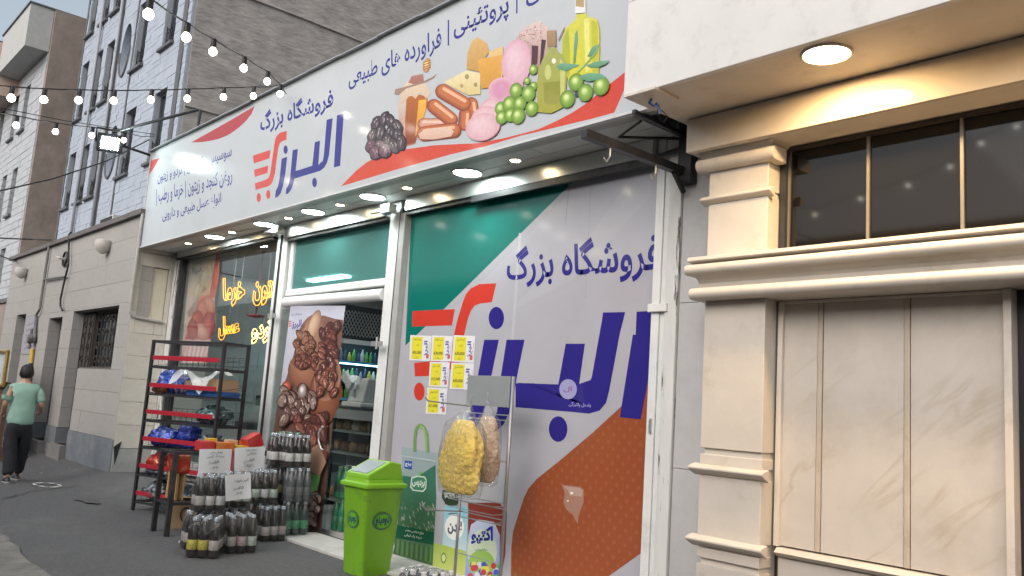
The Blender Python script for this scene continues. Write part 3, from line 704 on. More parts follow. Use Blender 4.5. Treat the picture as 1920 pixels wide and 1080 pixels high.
pr.ell(*lo((660,335))[0], 11, 18, (.09,.25,.05), (.05,.14,.03), .2, (.2,.4,.12))
pr.ell(*lo((655,280))[0], 9, 10, (.42,.1,.055), (.22,.05,.035), .2)
heap(20, 628, 775, 300, 440, 9, 16, [(.2,.13,.105),(.15,.09,.075),(.26,.19,.16)], (.62,.54,.48), 150)
pr.ell(*lo((725,300))[0], 8, 14, (.38,.33,.31), (.14,.1,.085), .1, (.75,.72,.7))
heap(34, 690, 815, 420, 650, 10, 17, br, (.4,.26,.22), 200)
pr.poly(lo((745,560),(798,520),(830,600),(800,660),(762,640)), (.36,.22,.155), (.3,.19,.13))
pr.poly(lo((755,645),(805,658),(790,740),(750,730)), (.12,.32,.08), (.16,.4,.12))
heap(16, 740, 792, 735, 860, 8, 11, [(.36,.29,.25),(.3,.23,.19)], (.6,.52,.45), 260)
pr.text('فروشگاه بزرگ', Zd((762,520),(830,512),(830,530),(762,538)), (.06,.06,.14))
pr.text('البرز', Zd((768,562),(830,556),(826,612),(768,616)), (.05,.05,.3), .03)
for k in range(3): pr.poly(Zd((748,566+k*14),(766,563+k*14),(764,571+k*14),(750,574+k*14)), (.55,.06,.05))
pr.done('banner', door, prm)
b = MB(); hp = [DP(*p)+Vector((0,-.04*a,0)) for p, a in zip(Zc((822,448),(812,452),(800,475),(798,510),(806,545),(815,555)), (0,1,1.2,1.2,1,0))]; b.tube(hp, .012, 8); build('handle', b, alu, door, smooth=True)
# big printed window on the right
t = MB(); t.box((-6.985, 4.803, .03), (-3.84, 4.82, 3.335)); pg = build('printed_window', t, prt, shop)
t.col = (.5,.5,.54)
pl = lambda x, y: P(x, y, Y=4.8)
Z4 = zoom(2.7, 740, 300); Z3 = zoom(2.0775, 600, 560); ZR = zoom(2.25, 940, 600)
pr = Print(pl)
def corner(X, Z):
    v = Vector((X, 4.8, Z))-EYE; d = v.dot(fw); return (960+FPX*v.dot(RT)/d, 540-FPX*v.dot(UP)/d)
W0 = [corner(-6.984, 3.333), corner(-3.841, 3.333), corner(-3.841, .032), corner(-6.984, .032)]
pr.poly(W0, (.385,.385,.425)); pr.done('window_film', pg, prt)
navy = (.028,.022,.2); red = (.52,.045,.03); teal = (.004,.14,.115)
pr = Print(pl); pr.k = 3
pr.poly([W0[0], (1078,337), (977,437), (834,578), (760,648)], teal)
pr.poly([(1078,337), (1098,331), (855,577), (834,578), (977,437)], (.365,.37,.40))
pr.poly(Z4((905,600),(1300,180),(1300,20),(1250,20),(960,420),(640,700),(600,760)), (.405,.405,.44))
pr.poly([(973,437),(978,437),(963,640),(958,640)], (.44,.44,.475)); pr.poly([(1067,340),(1069,340),(1061,420),(1059,420)], (.3,.33,.34)); pr.poly([(1108,330),(1110,330),(1098,560),(1096,560)], (.355,.355,.39))
pr.done('teal_corner', pg, prt)
pr = Print(pl); pr.k = 7
pr.poly([(1238,700)]+ZR((622,260),(560,318),(500,370),(380,480),(250,590),(150,670),(115,710),(95,750),(75,810),(50,890),(42,960),(40,1110),(300,1180))+[(1142,1080),(1205,1035),(1240,1005)], (.28,.075,.03))
pr.mb and pr.done('orange_shape', pg, None or mat('dotted_print', (1,1,1), .1, .03, 2, attr=True, spec=.45))
M = MATS['dotted_print']; n_ = M.node_tree.nodes; l_ = M.node_tree.links; bs = n_['Principled BSDF']; src = bs.inputs['Base Color'].links[0].from_socket
tc = n_.new('ShaderNodeTexCoord'); mp = n_.new('ShaderNodeMapping'); mp.inputs['Rotation'].default_value = (0, radians(45), 0); mp.inputs['Scale'].default_value = (14, 0, 14); l_.new(tc.outputs['Object'], mp.inputs[0])
vo = n_.new('ShaderNodeTexVoronoi'); vo.inputs['Scale'].default_value = 1; vo.inputs['Randomness'].default_value = 0; l_.new(mp.outputs[0], vo.inputs[0])
mr = n_.new('ShaderNodeMapRange'); mr.inputs[1].default_value = .15; mr.inputs[2].default_value = .27; mr.inputs[3].default_value = .45; mr.inputs[4].default_value = 0; l_.new(vo.outputs['Distance'], mr.inputs[0])
mx = n_.new('ShaderNodeMix'); mx.data_type = 'RGBA'; l_.new(mr.outputs[0], mx.inputs[0]); l_.new(src, mx.inputs[6]); mx.inputs[7].default_value = (.34,.12,.06,1); l_.new(mx.outputs[2], bs.inputs['Base Color'])
pr = Print(pl); pr.k = 9
pr.poly(Z4((90,765),(305,755),(290,838),(88,843)), red)
pr.poly(Z4((262,1060),(300,885),(320,800),(345,720),(360,680),(385,650),(430,628),(515,624),(492,720),(430,727),(405,738),(388,760),(372,800),(352,885),(318,1060)), red)
pr.poly(Z3((367,250),(470,240),(462,300),(370,303)), red)
pr.ell(*Z3((387,362))[0], 10, 17, red)
pr.ell(*Z4((515,800))[0], 14.5, 21, navy)
pr.poly([(1045,1200)]*0+Z3((640,160),(697,160),(668,300),(640,440),(600,520),(560,500),(590,420),(615,300)), navy)
pr.poly(Z3((727,160),(797,160),(768,300),(745,430),(715,490),(690,512),(660,510),(690,440),(705,300)), navy)
pr.poly(Z3((762,330),(835,330))+ZR((65,265),(242,272),(300,280),(385,250),(430,330),(410,378),(370,395),(300,388),(65,368))+Z3((762,424),), navy)
pr.poly(ZR((272,100),(353,100),(328,275),(240,275)), navy)
pr.poly(Z4((1055,772),(1168,770),(1140,880))+ZR((500,60),(455,300),(442,350),(415,382),(370,395),(300,300),(330,281),(352,279),(370,268),(382,240),(425,0)), navy)
pr.poly(Z4((1225,768),(1330,762),(1330,880))+ZR((640,150),(588,419),(500,410),(555,62),(567,62)), navy)
pr.ell(*ZR((240,460))[0], 17.5, 24, navy)
pr.text('فروشگاه بزرگ', Z4((568,445),(1345,345),(1345,610),(568,650)), navy, .022)
pr.ell(*ZR((282,292))[0], 16.5, 19, (.3,.3,.5)); pr.text('آل', ZR((262,280),(303,280),(303,305),(262,305)), (.25,.12,.3), .03)
pr.text('یادحل پاکیزگی', ZR((285,345),(378,350),(378,372),(285,366)), (.35,.36,.55))
pr.done('shop_lettering', pg, prt)
# printed groceries along the foot of the window
pr = Print(pl); pr.k = 26; Zb = zoom(3.6, 650, 780)
pr.poly(Zb((372,205),(610,250),(585,1010),(310,930),(325,880),(318,840),(345,720),(358,560),(375,400)), (.3,.37,.4), (.05,.16,.04))
pr.poly(Zb((358,400),(470,415),(600,330),(606,560),(588,860),(330,830),(345,720)), (.035,.15,.11), (.06,.14,.055))
for k in range(60):
    x = rd.uniform(360, 590); y = rd.uniform(560, 760); pr.poly(Zb((x,y),(x+6,y-4),(x+14,y+16),(x+8,y+22)), rd.choice([(.22,.28,.2),(.1,.17,.08),(.34,.37,.3)]))
pr.poly(Zb((342,735),(592,785),(586,870),(330,820)), (.012,.1,.05))
for k in range(16): x = 330+k*16; pr.poly(Zb((x,828+k*4),(x+7,830+k*4),(x+2,930+k*4),(x-6,925+k*4)), (.13,.28,.06) if k % 2 else (.035,.12,.025))
pr.poly(Zb((362,262),(606,300),(606,312),(362,270)), (.38,.45,.48))
pr.poly(Zb((395,300),(445,305),(442,360),(392,352)), (.03,.08,.35)); pr.text('برنج', Zb((400,312),(440,316),(438,345),(398,340)), (.7,.75,.8), .03)
pr.poly(Zb((440,415),(480,402),(530,408),(543,430),(540,490),(520,513),(450,505),(432,480)), (.6,.66,.58))
pr.poly(Zb((446,422),(482,410),(526,416),(537,434),(533,484),(516,504),(455,497),(439,475)), (.05,.2,.12))
pr.text('پردیس', Zb((446,430),(532,436),(528,492),(446,480)), (.7,.75,.68), .03)
pr.poly(Zb((485,405),(492,380),(512,374),(505,400)), (.15,.4,.12))
pr.text('برنج مجلسی معطر', Zb((400,758),(525,780),(522,805),(396,784)), (.6,.68,.55), .02)
pr.text('درجه یک ایرانی', Zb((395,790),(510,812),(508,834),(392,812)), (.6,.68,.55), .02)
hpts = Zb((462,240),(462,160),(470,95),(485,68),(505,58),(525,75),(540,110),(548,170),(550,245))
for a, b in zip(hpts[:-1], hpts[1:]):
    dx, dy = b[0]-a[0], b[1]-a[1]; L = sqrt(dx*dx+dy*dy); nx, ny = -dy/L*2.6, dx/L*2.6
    pr.poly([(a[0]+nx,a[1]+ny),(b[0]+nx,b[1]+ny),(b[0]-nx,b[1]-ny),(a[0]-nx,a[1]-ny)], (.16,.3,.1))
pr.poly(Zb((490,75),(520,95),(532,170),(535,240),(545,240),(543,150),(528,80),(505,62)), (.25,.4,.16))
pr.done('rice_bag_print', pg, prt)
pr = Print(pl); pr.k = 80
pr.poly(Z3((478,745),(545,745),(552,790),(520,812),(490,800),(476,775)), (.03,.05,.03)); pr.poly(Z3((484,755),(545,755),(543,775),(488,778)), (.45,.5,.45))
pr.text('قند', Z3((490,752),(540,752),(540,780),(490,780)), (.02,.03,.02), .04)
pr.poly(Z3((488,806),(580,812),(572,985),(478,968)), (.2,.5,.62), (.5,.62,.66))
pr.ell(*Z3((525,890))[0], 18, 24, (.75,.77,.76)); pr.text('لادن', Z3((500,862),(556,868),(554,925),(498,915)), (.12,.13,.16), .05)
pr.poly(Z3((445,950),(575,985),(570,1080),(440,1045)), (.36,.5,.1), (.5,.55,.15)); pr.ell(*Z3((483,1010))[0], 5, 10, (.1,.2,.05)); pr.ell(*Z3((483,1010))[0], 3.5, 7, (.6,.65,.3))
pr.poly(Z3((578,795),(700,795),(728,830),(722,1000),(700,1100),(570,1090),(580,960)), (.2,.035,.03), (.3,.04,.05))
pr.poly(Z3((590,880),(620,860),(680,870),(702,920),(700,1110),(566,1100),(572,960)), (.5,.55,.7), (.2,.25,.6))
pr.ell(*Z3((633,985))[0], 28, 42, (.55,.63,.5)); pr.ell(*Z3((630,1030))[0], 25, 24, (.3,.5,.12))
rd = random.Random(8)
for k in range(26): pr.ell(*Z3((rd.uniform(570,700), rd.uniform(1035,1095)))[0], 5, 6, rd.choice([(.5,.05,.06),(.05,.1,.5),(.7,.6,.1),(.6,.62,.66),(.1,.4,.15)]))
pr.text('اکتیو', Z3((590,895),(676,885),(676,960),(590,955)), (.03,.03,.28), .05)
pr.text('ماشینی', Z3((605,968),(655,972),(655,985),(605,982)), (.1,.3,.12), .03)
pr.done('detergent_print', pg, prt)
pr = Print(pl); pr.k = 14
pr.poly(ZR((255,695),(300,700),(335,705),(348,715),(347,770),(335,800),(325,830),(322,860),(300,820),(275,800),(262,770),(268,730)), (.34,.19,.14)); pr.poly(ZR((262,700),(330,708),(345,720),(340,745),(290,740),(278,715)), (.42,.29,.24)); pr.ell(*ZR((297,730))[0], 3, 2.6, (.75,.7,.66)); pr.ell(*ZR((281,763))[0], 1.5, 2, (.75,.7,.66))  # the two small pale spots are highlights painted onto the sticker
pr.done('torn_sticker', pg, prt)
t = MB(); t.box((-6.985, 4.79, -.05), (-3.84, 4.9, .028)); build('bottom_rail', t, whitepaint, shop)
# step of white slabs before the door
x = -8.2
while x < -3.8:
    x2 = min(x+.9, -3.75); t = MB(); t.box((x+.003, 4.28, -.05), (x2-.003, 4.86 if x > -7 else 4.76, .026+random.uniform(0,.003))); o = struct('step_slab', t, mat('white_slab', (.5,.49,.46), .5, .1, 4, dirt=(.25,.24,.22), dscale=3, damt=.6), bevel=.006); x = x2

# ------------------------------------------------------------------ the sign over the shop
GY = 4.2; GX0, GX1, GB, GT = -13.2, -3.4, 3.488, 4.97
sign = thing('shop_sign', 'long white fascia sign with blue lettering and printed food', 'sign', (-8.3, GY, GB))
t = MB(); t.box((GX0, GY, GB), (GX1, GY+.14, GT)); build('box', t, mat('sign_white', (.455,.485,.505), .13, .04, 1.2, spec=.45, bump=.04, bscale=1.1, dirt=(.39,.405,.40), dscale=.9, damt=.6), sign)
t = MB(); t.box((GX0-.01, GY-.02, GB-.02), (GX1+.01, GY+.03, GB-.001)); build('bottom_trim', t, mat('light_trim', (.55,.56,.56), .35), sign)
t = MB(); zz = [(GX0-.02)+i*(GX1-GX0+.04)/14 for i in range(15)]; rr = random.Random(6)
for a, b in zip(zz[:-1], zz[1:]):
    o1 = rr.uniform(-.006, .012); t.hexa([(a,GY-.05,GT-.005+o1),(b,GY-.05,GT-.005+o1),(b,GY+.16,GT+.02),(a,GY+.16,GT+.02)], [(a,GY-.045,GT+.014+o1),(b,GY-.045,GT+.014+o1),(b,GY+.16,GT+.035),(a,GY+.16,GT+.035)])
build('top_flashing', t, mat('grey_sheet', (.33,.34,.35), .4, .15, 4, metal=.4), sign)
t = MB(); t.box((GX0-.012, GY-.012, GB), (GX0+.012, GY+.002, GT)); build('end_trim', t, MATS['light_trim'], sign)
sp = lambda x, y: P(x, y, Y=GY); Zs = zoom(3.375, 260, 160); Zf = zoom(3.085, 620, 0)
sgm = mat('sp', (1,1,1), .16, .1, 22, attr=True, spec=.45, bump=.04, bscale=1.1)
pr = Print(sp)
pr.poly(Zs((735,130),(715,180),(680,225),(640,262),(600,293),(560,318),(510,338),(460,350),(400,360),(330,362),(450,295),(600,210)), (.4,.045,.045), (.36,.02,.02))
pr.done('red_ribbon', sign, sgm)
pr = Print(sp)
pr.poly(Zs((75,478),(132,458),(110,500),(88,535),(65,567)), (.5,.05,.03))
pr.done('red_ribbon', sign, sgm)
pr = Print(sp)
pr.poly(Zf((60,1078),(100,1035),(150,985),(200,945),(260,910),(330,885),(400,868),(600,840),(750,833),(850,828),(1000,800),(1100,775),(1200,748),(1300,703),(1400,650),(1480,597),(1550,540),(1610,490),(1660,450),(1725,400),(1725,460),(1640,652),(1500,690),(1340,728),(1200,762),(1100,785),(1000,815),(900,845),(700,892),(400,975)), (.55,.05,.03), (.58,.07,.03))
pr.done('red_ribbon', sign, sgm)
bl = (.03,.03,.22)
pr = Print(sp); pr.k = 5
pr.text('فروشگاه بزرگ', Zs((770,170),(1232,5),(1232,165),(770,320)), bl, .024); pr.done('lettering', sign, sgm); pr = Print(sp); pr.k = 5
for pts in (((1255,190),(1298,180),(1275,510),(1235,520)),
            ((1190,218),(1228,208),(1205,440),(1192,490),(1175,520),(1150,541),(1128,522),(1145,495),(1165,478),(1172,440)),
            ((985,545),(1135,497),(1152,540),(980,592)), ((1115,360),(1148,350),(1137,505),(1098,515)),
            ((975,410),(1008,402),(992,560),(980,620),(966,660),(945,685),(930,690),(934,655),(948,630),(958,590)),
            ((905,465),(940,452),(928,560),(915,630),(900,680),(882,705),(863,712),(867,668),(882,640),(892,590))): pr.poly(Zs(*pts), bl)
pr.ell(*Zs((1113,615))[0], 4.4, 9, bl); pr.ell(*Zs((930,407))[0], 4, 8, bl)
pr.done('lettering', sign, sgm); pr = Print(sp); pr.k = 5; lr = (.55,.06,.04)
pr.poly(Zs((938,288),(935,345),(912,352),(895,365),(884,395),(872,480),(862,560),(850,605),(836,628),(818,640),(740,662),(735,620),(805,597),(822,585),(832,560),(846,460),(858,375),(866,335),(880,312),(900,298)), lr)
for q in (((723,445),(835,408),(828,462),(728,495)), ((730,535),(820,508),(815,555),(735,580))): pr.poly(Zs(*q), lr)
pr.ell(*Zs((760,710))[0], 4, 8.4, lr); pr.ell(*Zs((820,690))[0], 4, 8.4, lr)
pr.done('cart_emblem', sign, sgm)
pr = Print(sp); pr.k = 5; pr.text('سوسیس و کالباس | گردو و زیتون', Zs((120,548),(588,362),(588,470),(120,630)), bl, .016)
pr.done('lettering', sign, sgm); pr = Print(sp); pr.k = 5
pr.text('روغن کنجد و زیتون | خرما و رطب |', Zs((112,655),(592,520),(592,632),(112,765)), bl, .016)
pr.done('lettering', sign, sgm); pr = Print(sp); pr.k = 5
pr.text('انواع عسل طبیعی و دارویی', Zs((150,790),(522,675),(522,770),(150,880)), bl, .016)
pr.done('lettering', sign, sgm); pr = Print(sp); pr.k = 5
pr.text('فراورده های طبیعی', Zf((104,405),(640,155),(640,305),(104,525)), bl, .016)
pr.done('lettering', sign, sgm); pr = Print(sp); pr.k = 5
pr.poly(Zf((677,117),(685,114),(685,262),(677,266)), bl); pr.poly(Zf((1073,-60),(1081,-60),(1081,76),(1073,79)), bl)
pr.done('lettering', sign, sgm); pr = Print(sp); pr.k = 5
pr.text('پروتئینی', Zf((712,105),(1030,-30),(1030,115),(712,245)), bl, .016)
pr.done('lettering', sign, sgm); pr = Print(sp); pr.k = 5
pr.text('لبنی', Zf((1130,-95),(1330,-185),(1330,-40),(1130,48)), bl, .016)
pr.done('lettering', sign, sgm)
# printed food
pr = Print(sp); pr.k = 24; rd = random.Random(2)
for (x, y) in ((265,715),(312,690),(350,705),(388,735),(245,790),(290,770),(345,775),(395,790),(330,820),(240,850),(290,850),(370,845),(412,825),(262,885),(318,875)):
    big = y > 840 and x < 340
    date(pr, *Zf((x, y))[0], 13 if big else 10, 14 if big else 16, rd.uniform(-.5,.5), (.14,.07,.09) if big else (.07,.05,.055), (.022,.014,.018), (.4,.27,.34) if big else (.42,.38,.4), int(x+y))
pr.done('dates_print', sign, sgm)
pr = Print(sp); pr.k = 45
pr.poly(Zf((392,600),(440,545),(560,548),(568,600),(540,690),(505,790),(490,832),(440,845),(425,835),(418,780),(395,690)), (.6,.55,.5), (.4,.12,.04))
pr.poly(Zf((440,560),(520,548),(560,560),(566,600),(500,790),(490,825),(435,838),(432,700)), (.42,.13,.02), (.22,.04,.01))
pr.poly(Zf((510,580),(555,575),(550,640),(505,770),(490,790)), (.75,.42,.05), (.6,.25,.03))
pr.poly(Zf((408,520),(445,470),(545,470),(580,540),(555,572),(520,532),(492,572),(460,545),(425,600),(395,612)), (.66,.52,.38), (.55,.42,.33))
pr.poly(Zf((450,480),(470,440),(535,428),(540,472),(500,490)), (.4,.17,.13), (.3,.12,.1))
pr.poly(Zf((370,545),(375,515),(395,512),(440,500),(540,470),(600,440),(613,425),(600,450),(540,482),(440,512),(395,550)), (.3,.2,.14))
pr.ell(*Zf((557,378))[0], 7, 14, (.62,.36,.12), (.4,.18,.06), .2)
for k in range(4): pr.poly(Zf((535,360+k*14),(580,345+k*14),(579,350+k*14),(536,366+k*14)), (.3,.12,.05))
pr.done('honey_jar_print', sign, sgm)
pr = Print(sp); pr.k = 90
def capsule(x0, y0, x1, y1, r, c, e, hl):
    L = sqrt((x1-x0)**2+(y1-y0)**2); ux, uy = (x1-x0)/L, (y1-y0)/L; nx, ny = -uy, ux; a0 = atan2(uy, ux)
    def out(f, o): return [(x1+o*nx+f*r*cos(a0-pi/2+pi*j/8), y1+o*ny+f*r*sin(a0-pi/2+pi*j/8)) for j in range(9)]+[(x0+o*nx+f*r*cos(a0+pi/2+pi*j/8), y0+o*ny+f*r*sin(a0+pi/2+pi*j/8)) for j in range(9)]
    for f, o, cc in ((1,0,e),(.85,-.08*r,tuple((p+q)/2 for p,q in zip(c,e))),(.65,-.18*r,c),(.22,-.4*r,hl)): pr.poly(Zf(*out(f, o)), cc)
so, se, sh = (.48,.15,.05), (.24,.05,.02), (.75,.42,.25)
capsule(815,600,820,640,38,so,se,sh); capsule(780,660,775,720,36,so,se,sh); capsule(650,530,770,600,44,so,se,sh)
capsule(540,720,680,720,35,(.6,.3,.2),se,(.7,.5,.4)); capsule(600,615,695,690,42,so,se,sh)
capsule(545,775,715,755,44,so,se,sh); pr.poly(Zf((510,775),(560,745),(690,735),(715,760),(700,790),(600,808),(520,805)), (.68,.5,.4), (.6,.38,.28))
pr.done('sausage_print', sign, sgm)
pr = Print(sp); pr.k = 130
pr.poly(Zf((790,402),(795,310),(820,240),(850,215),(905,250),(920,300),(900,330),(880,420)), (.6,.38,.14), (.48,.27,.07))
pr.poly(Zf((915,300),(1000,270),(1000,420),(990,480)), (.68,.46,.2)); pr.poly(Zf((853,345),(1000,318),(985,500),(875,515)), (.66,.36,.07), (.55,.27,.04))
pr.poly(Zf((655,478),(790,408),(868,425),(870,545),(800,552)), (.72,.63,.38), (.62,.5,.22))
for x, y, r in ((792,445,4),(762,498,3),(842,492,3.5)): pr.ell(*Zf((x, y))[0], r, r*1.2, (.35,.25,.1))
pr.done('cheese_print', sign, sgm)
pr = Print(sp); pr.k = 145
pr.poly(Zf((1075,225),(1110,175),(1160,140),(1210,122),(1260,150),(1300,240),(1300,470),(1230,500),(1150,300)), (.62,.5,.47), (.3,.13,.13))
for k in range(70):
    x = rd.uniform(1085, 1230); y = 225-(x-1075)*.55+rd.uniform(-15, 90); pr.ell(*Zf((x, y))[0], 1.2, 1, rd.choice([(.45,.12,.1),(.7,.62,.6),(.55,.25,.2)]), n=6)
pr.poly(Zf((1168,265),(1205,268),(1200,370),(1170,385)), (.08,.03,.035)); pr.poly(Zf((1225,230),(1250,235),(1235,330),(1215,380)), (.06,.03,.03))
pr.ell(*Zf((1080,365))[0], 28, 44, (.66,.45,.52), (.6,.35,.42), .1, (.7,.5,.56)); pr.poly(Zf((1030,470),(1120,470),(1118,505),(1040,500)), (.6,.36,.43))
pr.ell(*Zf((1000,530))[0], 27, 26, (.58,.27,.38), (.68,.42,.5), .2, (.58,.28,.4))
for (x, y, rx, ry) in ((935,640,22,22),(905,690,29,24),(885,735,33,25)):
    pr.ell(*Zf((x+4, y+4))[0], rx, ry, (.4,.16,.2), None, -.35); pr.ell(*Zf((x, y))[0], rx, ry, (.68,.47,.5), (.62,.36,.4), -.35, (.7,.5,.53))
pr.done('ham_print', sign, sgm)
pr = Print(sp); pr.k = 180
pr.poly(Zf((1340,310),(1345,230),(1365,165),(1420,118),(1425,85),(1480,78),(1492,100),(1545,112),(1560,170),(1560,300),(1555,430),(1470,460),(1380,470)), (.56,.55,.08), (.58,.56,.03))
pr.poly(Zf((1345,230),(1380,160),(1390,300),(1385,460),(1345,330)), (.36,.4,.05), (.42,.44,.03)); pr.poly(Zf((1470,110),(1500,108),(1505,400),(1480,420)), (.7,.68,.2))
pr.poly(Zf((1512,120),(1548,130),(1555,420),(1520,430)), (.45,.46,.04)); pr.poly(Zf((1418,80),(1420,-20),(1478,-20),(1480,75)), (.6,.62,.62), (.72,.73,.72)); pr.poly(Zf((1422,40),(1424,-20),(1470,-20),(1470,45)), (.4,.3,.14))
pr.poly(Zf((1200,650),(1198,480),(1212,390),(1240,330),(1258,300),(1258,275),(1310,280),(1316,300),(1350,320),(1372,370),(1375,430),(1360,560),(1345,625),(1280,658)), (.33,.36,.1), (.34,.33,.04))
pr.poly(Zf((1235,480),(1345,470),(1340,590),(1290,610),(1240,600)), (.24,.25,.03), (.3,.3,.05)); pr.poly(Zf((1330,340),(1365,380),(1355,540),(1335,600)), (.5,.52,.16)); pr.ell(*Zf((1296,355))[0], 4, 5, (.75,.75,.6)); pr.ell(*Zf((1262,420))[0], 6, 14, (.5,.52,.18))
pr.poly(Zf((1255,180),(1308,176),(1310,270),(1258,275)), (.36,.24,.13), (.28,.18,.1)); pr.poly(Zf((1355,160),(1362,160),(1325,235),(1318,235)), (.35,.2,.2))
pr.done('oil_bottles_print', sign, sgm)
pr = Print(sp); pr.k = 220
ov, oe, oh = (.24,.4,.06), (.1,.2,.02), (.6,.72,.3)
for (x, y, r) in ((1178,405,8),(1142,470,6),(1180,500,7),(1078,525,12),(1150,545,13),(990,630,11),(1040,605,13),(1100,602,12),(1170,630,12),(995,682,11),(1045,668,11),(1090,672,13),(1425,478,14),(1375,575,14),(1480,538,14),(1570,500,15)):
    pr.ell(*Zf((x, y))[0], r, r*1.22, ov, oe, .3, oh)
pr.ell(*Zf((1428,548))[0], 3.5, 4.5, (.05,.06,.09))
lf = ((1310,385),(1340,368),(1400,372),(1450,378),(1400,400),(1370,415),(1330,405)), ((1450,440),(1500,425),(1570,430),(1600,450),(1560,462),(1500,475),(1460,462)), ((1485,380),(1540,360),(1620,350),(1600,372),(1550,395),(1500,392)), ((1410,370),(1418,200),(1432,175),(1436,230),(1420,370)), ((1490,330),(1520,275),(1560,260),(1550,300),(1510,330))
for q in lf: pr.poly(Zf(*q), (.16,.36,.24), (.1,.26,.13))
pr.poly(Zf((1430,420),(1480,370),(1540,300),(1550,262),(1556,264),(1548,304),(1488,374),(1438,424)), (.25,.42,.12))
pr.done('olives_print', sign, sgm)

# recessed lights in the soffit
lw = emat('cool_lamp', (.88, 1, .97), 60); lo_ = emat('warm_lamp', (1, .78, .45), 40)
def downlight(name, x, y, z, r, em, label, group, rim, power=0, col=(1,1,1)):
    t = thing(name, label, 'light', (x, y, z), 0, group, world=False)
    b = MB(); b.tube([(cos(2*pi*k/24)*r*1.06, sin(2*pi*k/24)*r*1.06, 0) for k in range(24)], r*.07+.003, 6, closed=True); build('rim', b, rim, t, smooth=True)
    b = MB(); b.lathe([(r, -.003), (r, .006)], 24); build('diffuser', b, em, t)
    return t
pxb = [(886,327,'largest round white ceiling light, nearest the right end of the soffit'), (698,369,'round white soffit light above the second post'), (590,398,'round white soffit light above the transom over the door'), (494,420,'round white soffit light just left of the door post'), (396,443,'farthest round white soffit light, at the left window')]
whiterim = mat('white_rim', (.7,.7,.7), .3)
for x, y, lb in pxb:
    q = P(x, y, Z=3.485); downlight('ceiling_light', q.x, 4.5, 3.487, .125, lw, lb, 'large white lights in the shop soffit', whiterim)
pxs_ = [(975,304,'small warm spot at the right end of the soffit'), (772,355,'small warm spot between the two biggest white lights'), (640,385,'small warm spot over the middle of the transom'), (540,409,'small warm spot above the left door post'), (435,436,'small warm spot over the red poster window'), (349,456,'small warm spot at the far left corner of the soffit')]
for x, y, lb in pxs_:
    q = P(x, y, Z=3.485); downlight('spot_light', q.x, 4.5, 3.487, .045, lo_, lb, 'small warm spots in the shop soffit', whiterim)

# black steel arms left from an awning
arm = thing('awning_arm', 'black square steel arm with hooks jutting from the post below the soffit', 'bracket', (-3.62, 4.8, 3.1))
b = MB(); b.box((-3.60, 3.70, 3.16), (-3.545, 4.775, 3.215)); build('arm', b, blacksteel, arm)
b = MB(); b.box((-3.60, 4.70, 3.10), (-3.49, 4.777, 3.95)); build('plate', b, blacksteel, arm)
b = MB(); b.tube([(-3.57, 4.62, 3.16), (-3.57, 4.74, 3.04)], .02, 6); b.tube([(-3.56, 4.72, 3.36), (-4.1, 4.72, 3.31)], .018, 6); build('brace', b, blacksteel, arm)
for y in (3.95, 4.42):
    b = MB(); b.tube([(-3.57, y, 3.16), (-3.57, y, 3.1), (-3.57, y-.03, 3.06), (-3.57, y-.06, 3.08)], .006, 5); build('hook', b, alu, arm)
arm2 = thing('steel_bracket', 'short black bent bracket carrying the end of the sign', 'bracket', (-3.55, 4.4, 3.5))
b = MB(); b.tube([(-3.55, 4.72, 3.44), (-3.56, 4.3, 3.46), (-3.56, 4.15, 3.46)], .02, 4); b.tube([(-3.56, 4.7, 3.42), (-3.9, 4.40, 3.42), (-3.62, 4.3, 3.45)], .012, 4); build('frame', b, blacksteel, arm2)

# camera, dark dome at left end of soffit
t = thing('dome_camera', 'small grey security camera in the left corner of the soffit', 'camera', P(331, 481, Y=4.72), world=False)
b = MB(); b.lathe([(.0,-.05),(.045,-.035),(.055,0),(.05,.02),(.02,.05)], 14); build('dome', b, mat('grey_dome', (.16,.16,.16), .25), t, smooth=True)
b = MB(); b.box((-.02,-.01,.03), (.02,.06,.07)); build('bracket', b, MATS['grey_dome'], t)
# ------------------------------------------------------------------ marble entrance on the right
RB0, RB1 = -3.6, 6.0
mb_ = thing('marble_building', 'cream marble entrance with pilaster, moulded cornice and dark transom window', 'building', (RB0, 4.62, 0))
t = MB(); t.box((-3.05, 4.735, 0), (RB1, 9, 3.39)); t.box((RB0+.02, 4.91, 0), (RB1, 9, 8)); build('core', t, tanplaster, mb_)
for (x0, x1, z0, z1) in courses(-3.6, -3.06, 0, 3.39, 1.13, 2, ()):
    t = MB(); t.box((x0+.002, 4.78, z0+.002), (x1, 4.895, z1-.002)); build('grey_slab', t, greywall, mb_)
PX0, PX1, PY, WY = -3.165, -2.735, 4.47, 4.62
def slab(name, a, b, m_=marble, bevel=.004, parent=None): t = MB(); t.box(a, b); return build(name, t, m_, parent or mb_, bevel=bevel)
# pilaster shaft in blocks with grooves
for (z0, z1) in ((0, .30), (.33, .605), (.64, .70), (.765, 1.13), (1.195, 1.257), (1.295, 2.205), (2.48, 2.835), (2.875, 3.05)):
    slab('pilaster_block', (PX0+random.uniform(0,.002), PY-random.uniform(0,.003), z0), (PX1-random.uniform(0,.002), 4.6, z1))
slab('pilaster_core', (PX0+.02, PY+.018, 0), (PX1-.012, 4.66, 3.16), marble)
def roll(name, x0, x1, y, z, r, back, m_=marble, returns=True):
    """Half-round moulding along x with a flat fillet behind it."""
    pr_ = [(y+back, z-r), (y, z-r)]+[(y-r*sin(pi*k/8), z-r*cos(pi*k/8)) for k in range(1, 8)]+[(y, z+r), (y+back, z+r)]
    t = MB(); t.prism([(x0, a, b) for a, b in pr_], (x1-x0, 0, 0)); return build(name, t, m_, mb_, smooth=True, auto=True, bevel=.003)
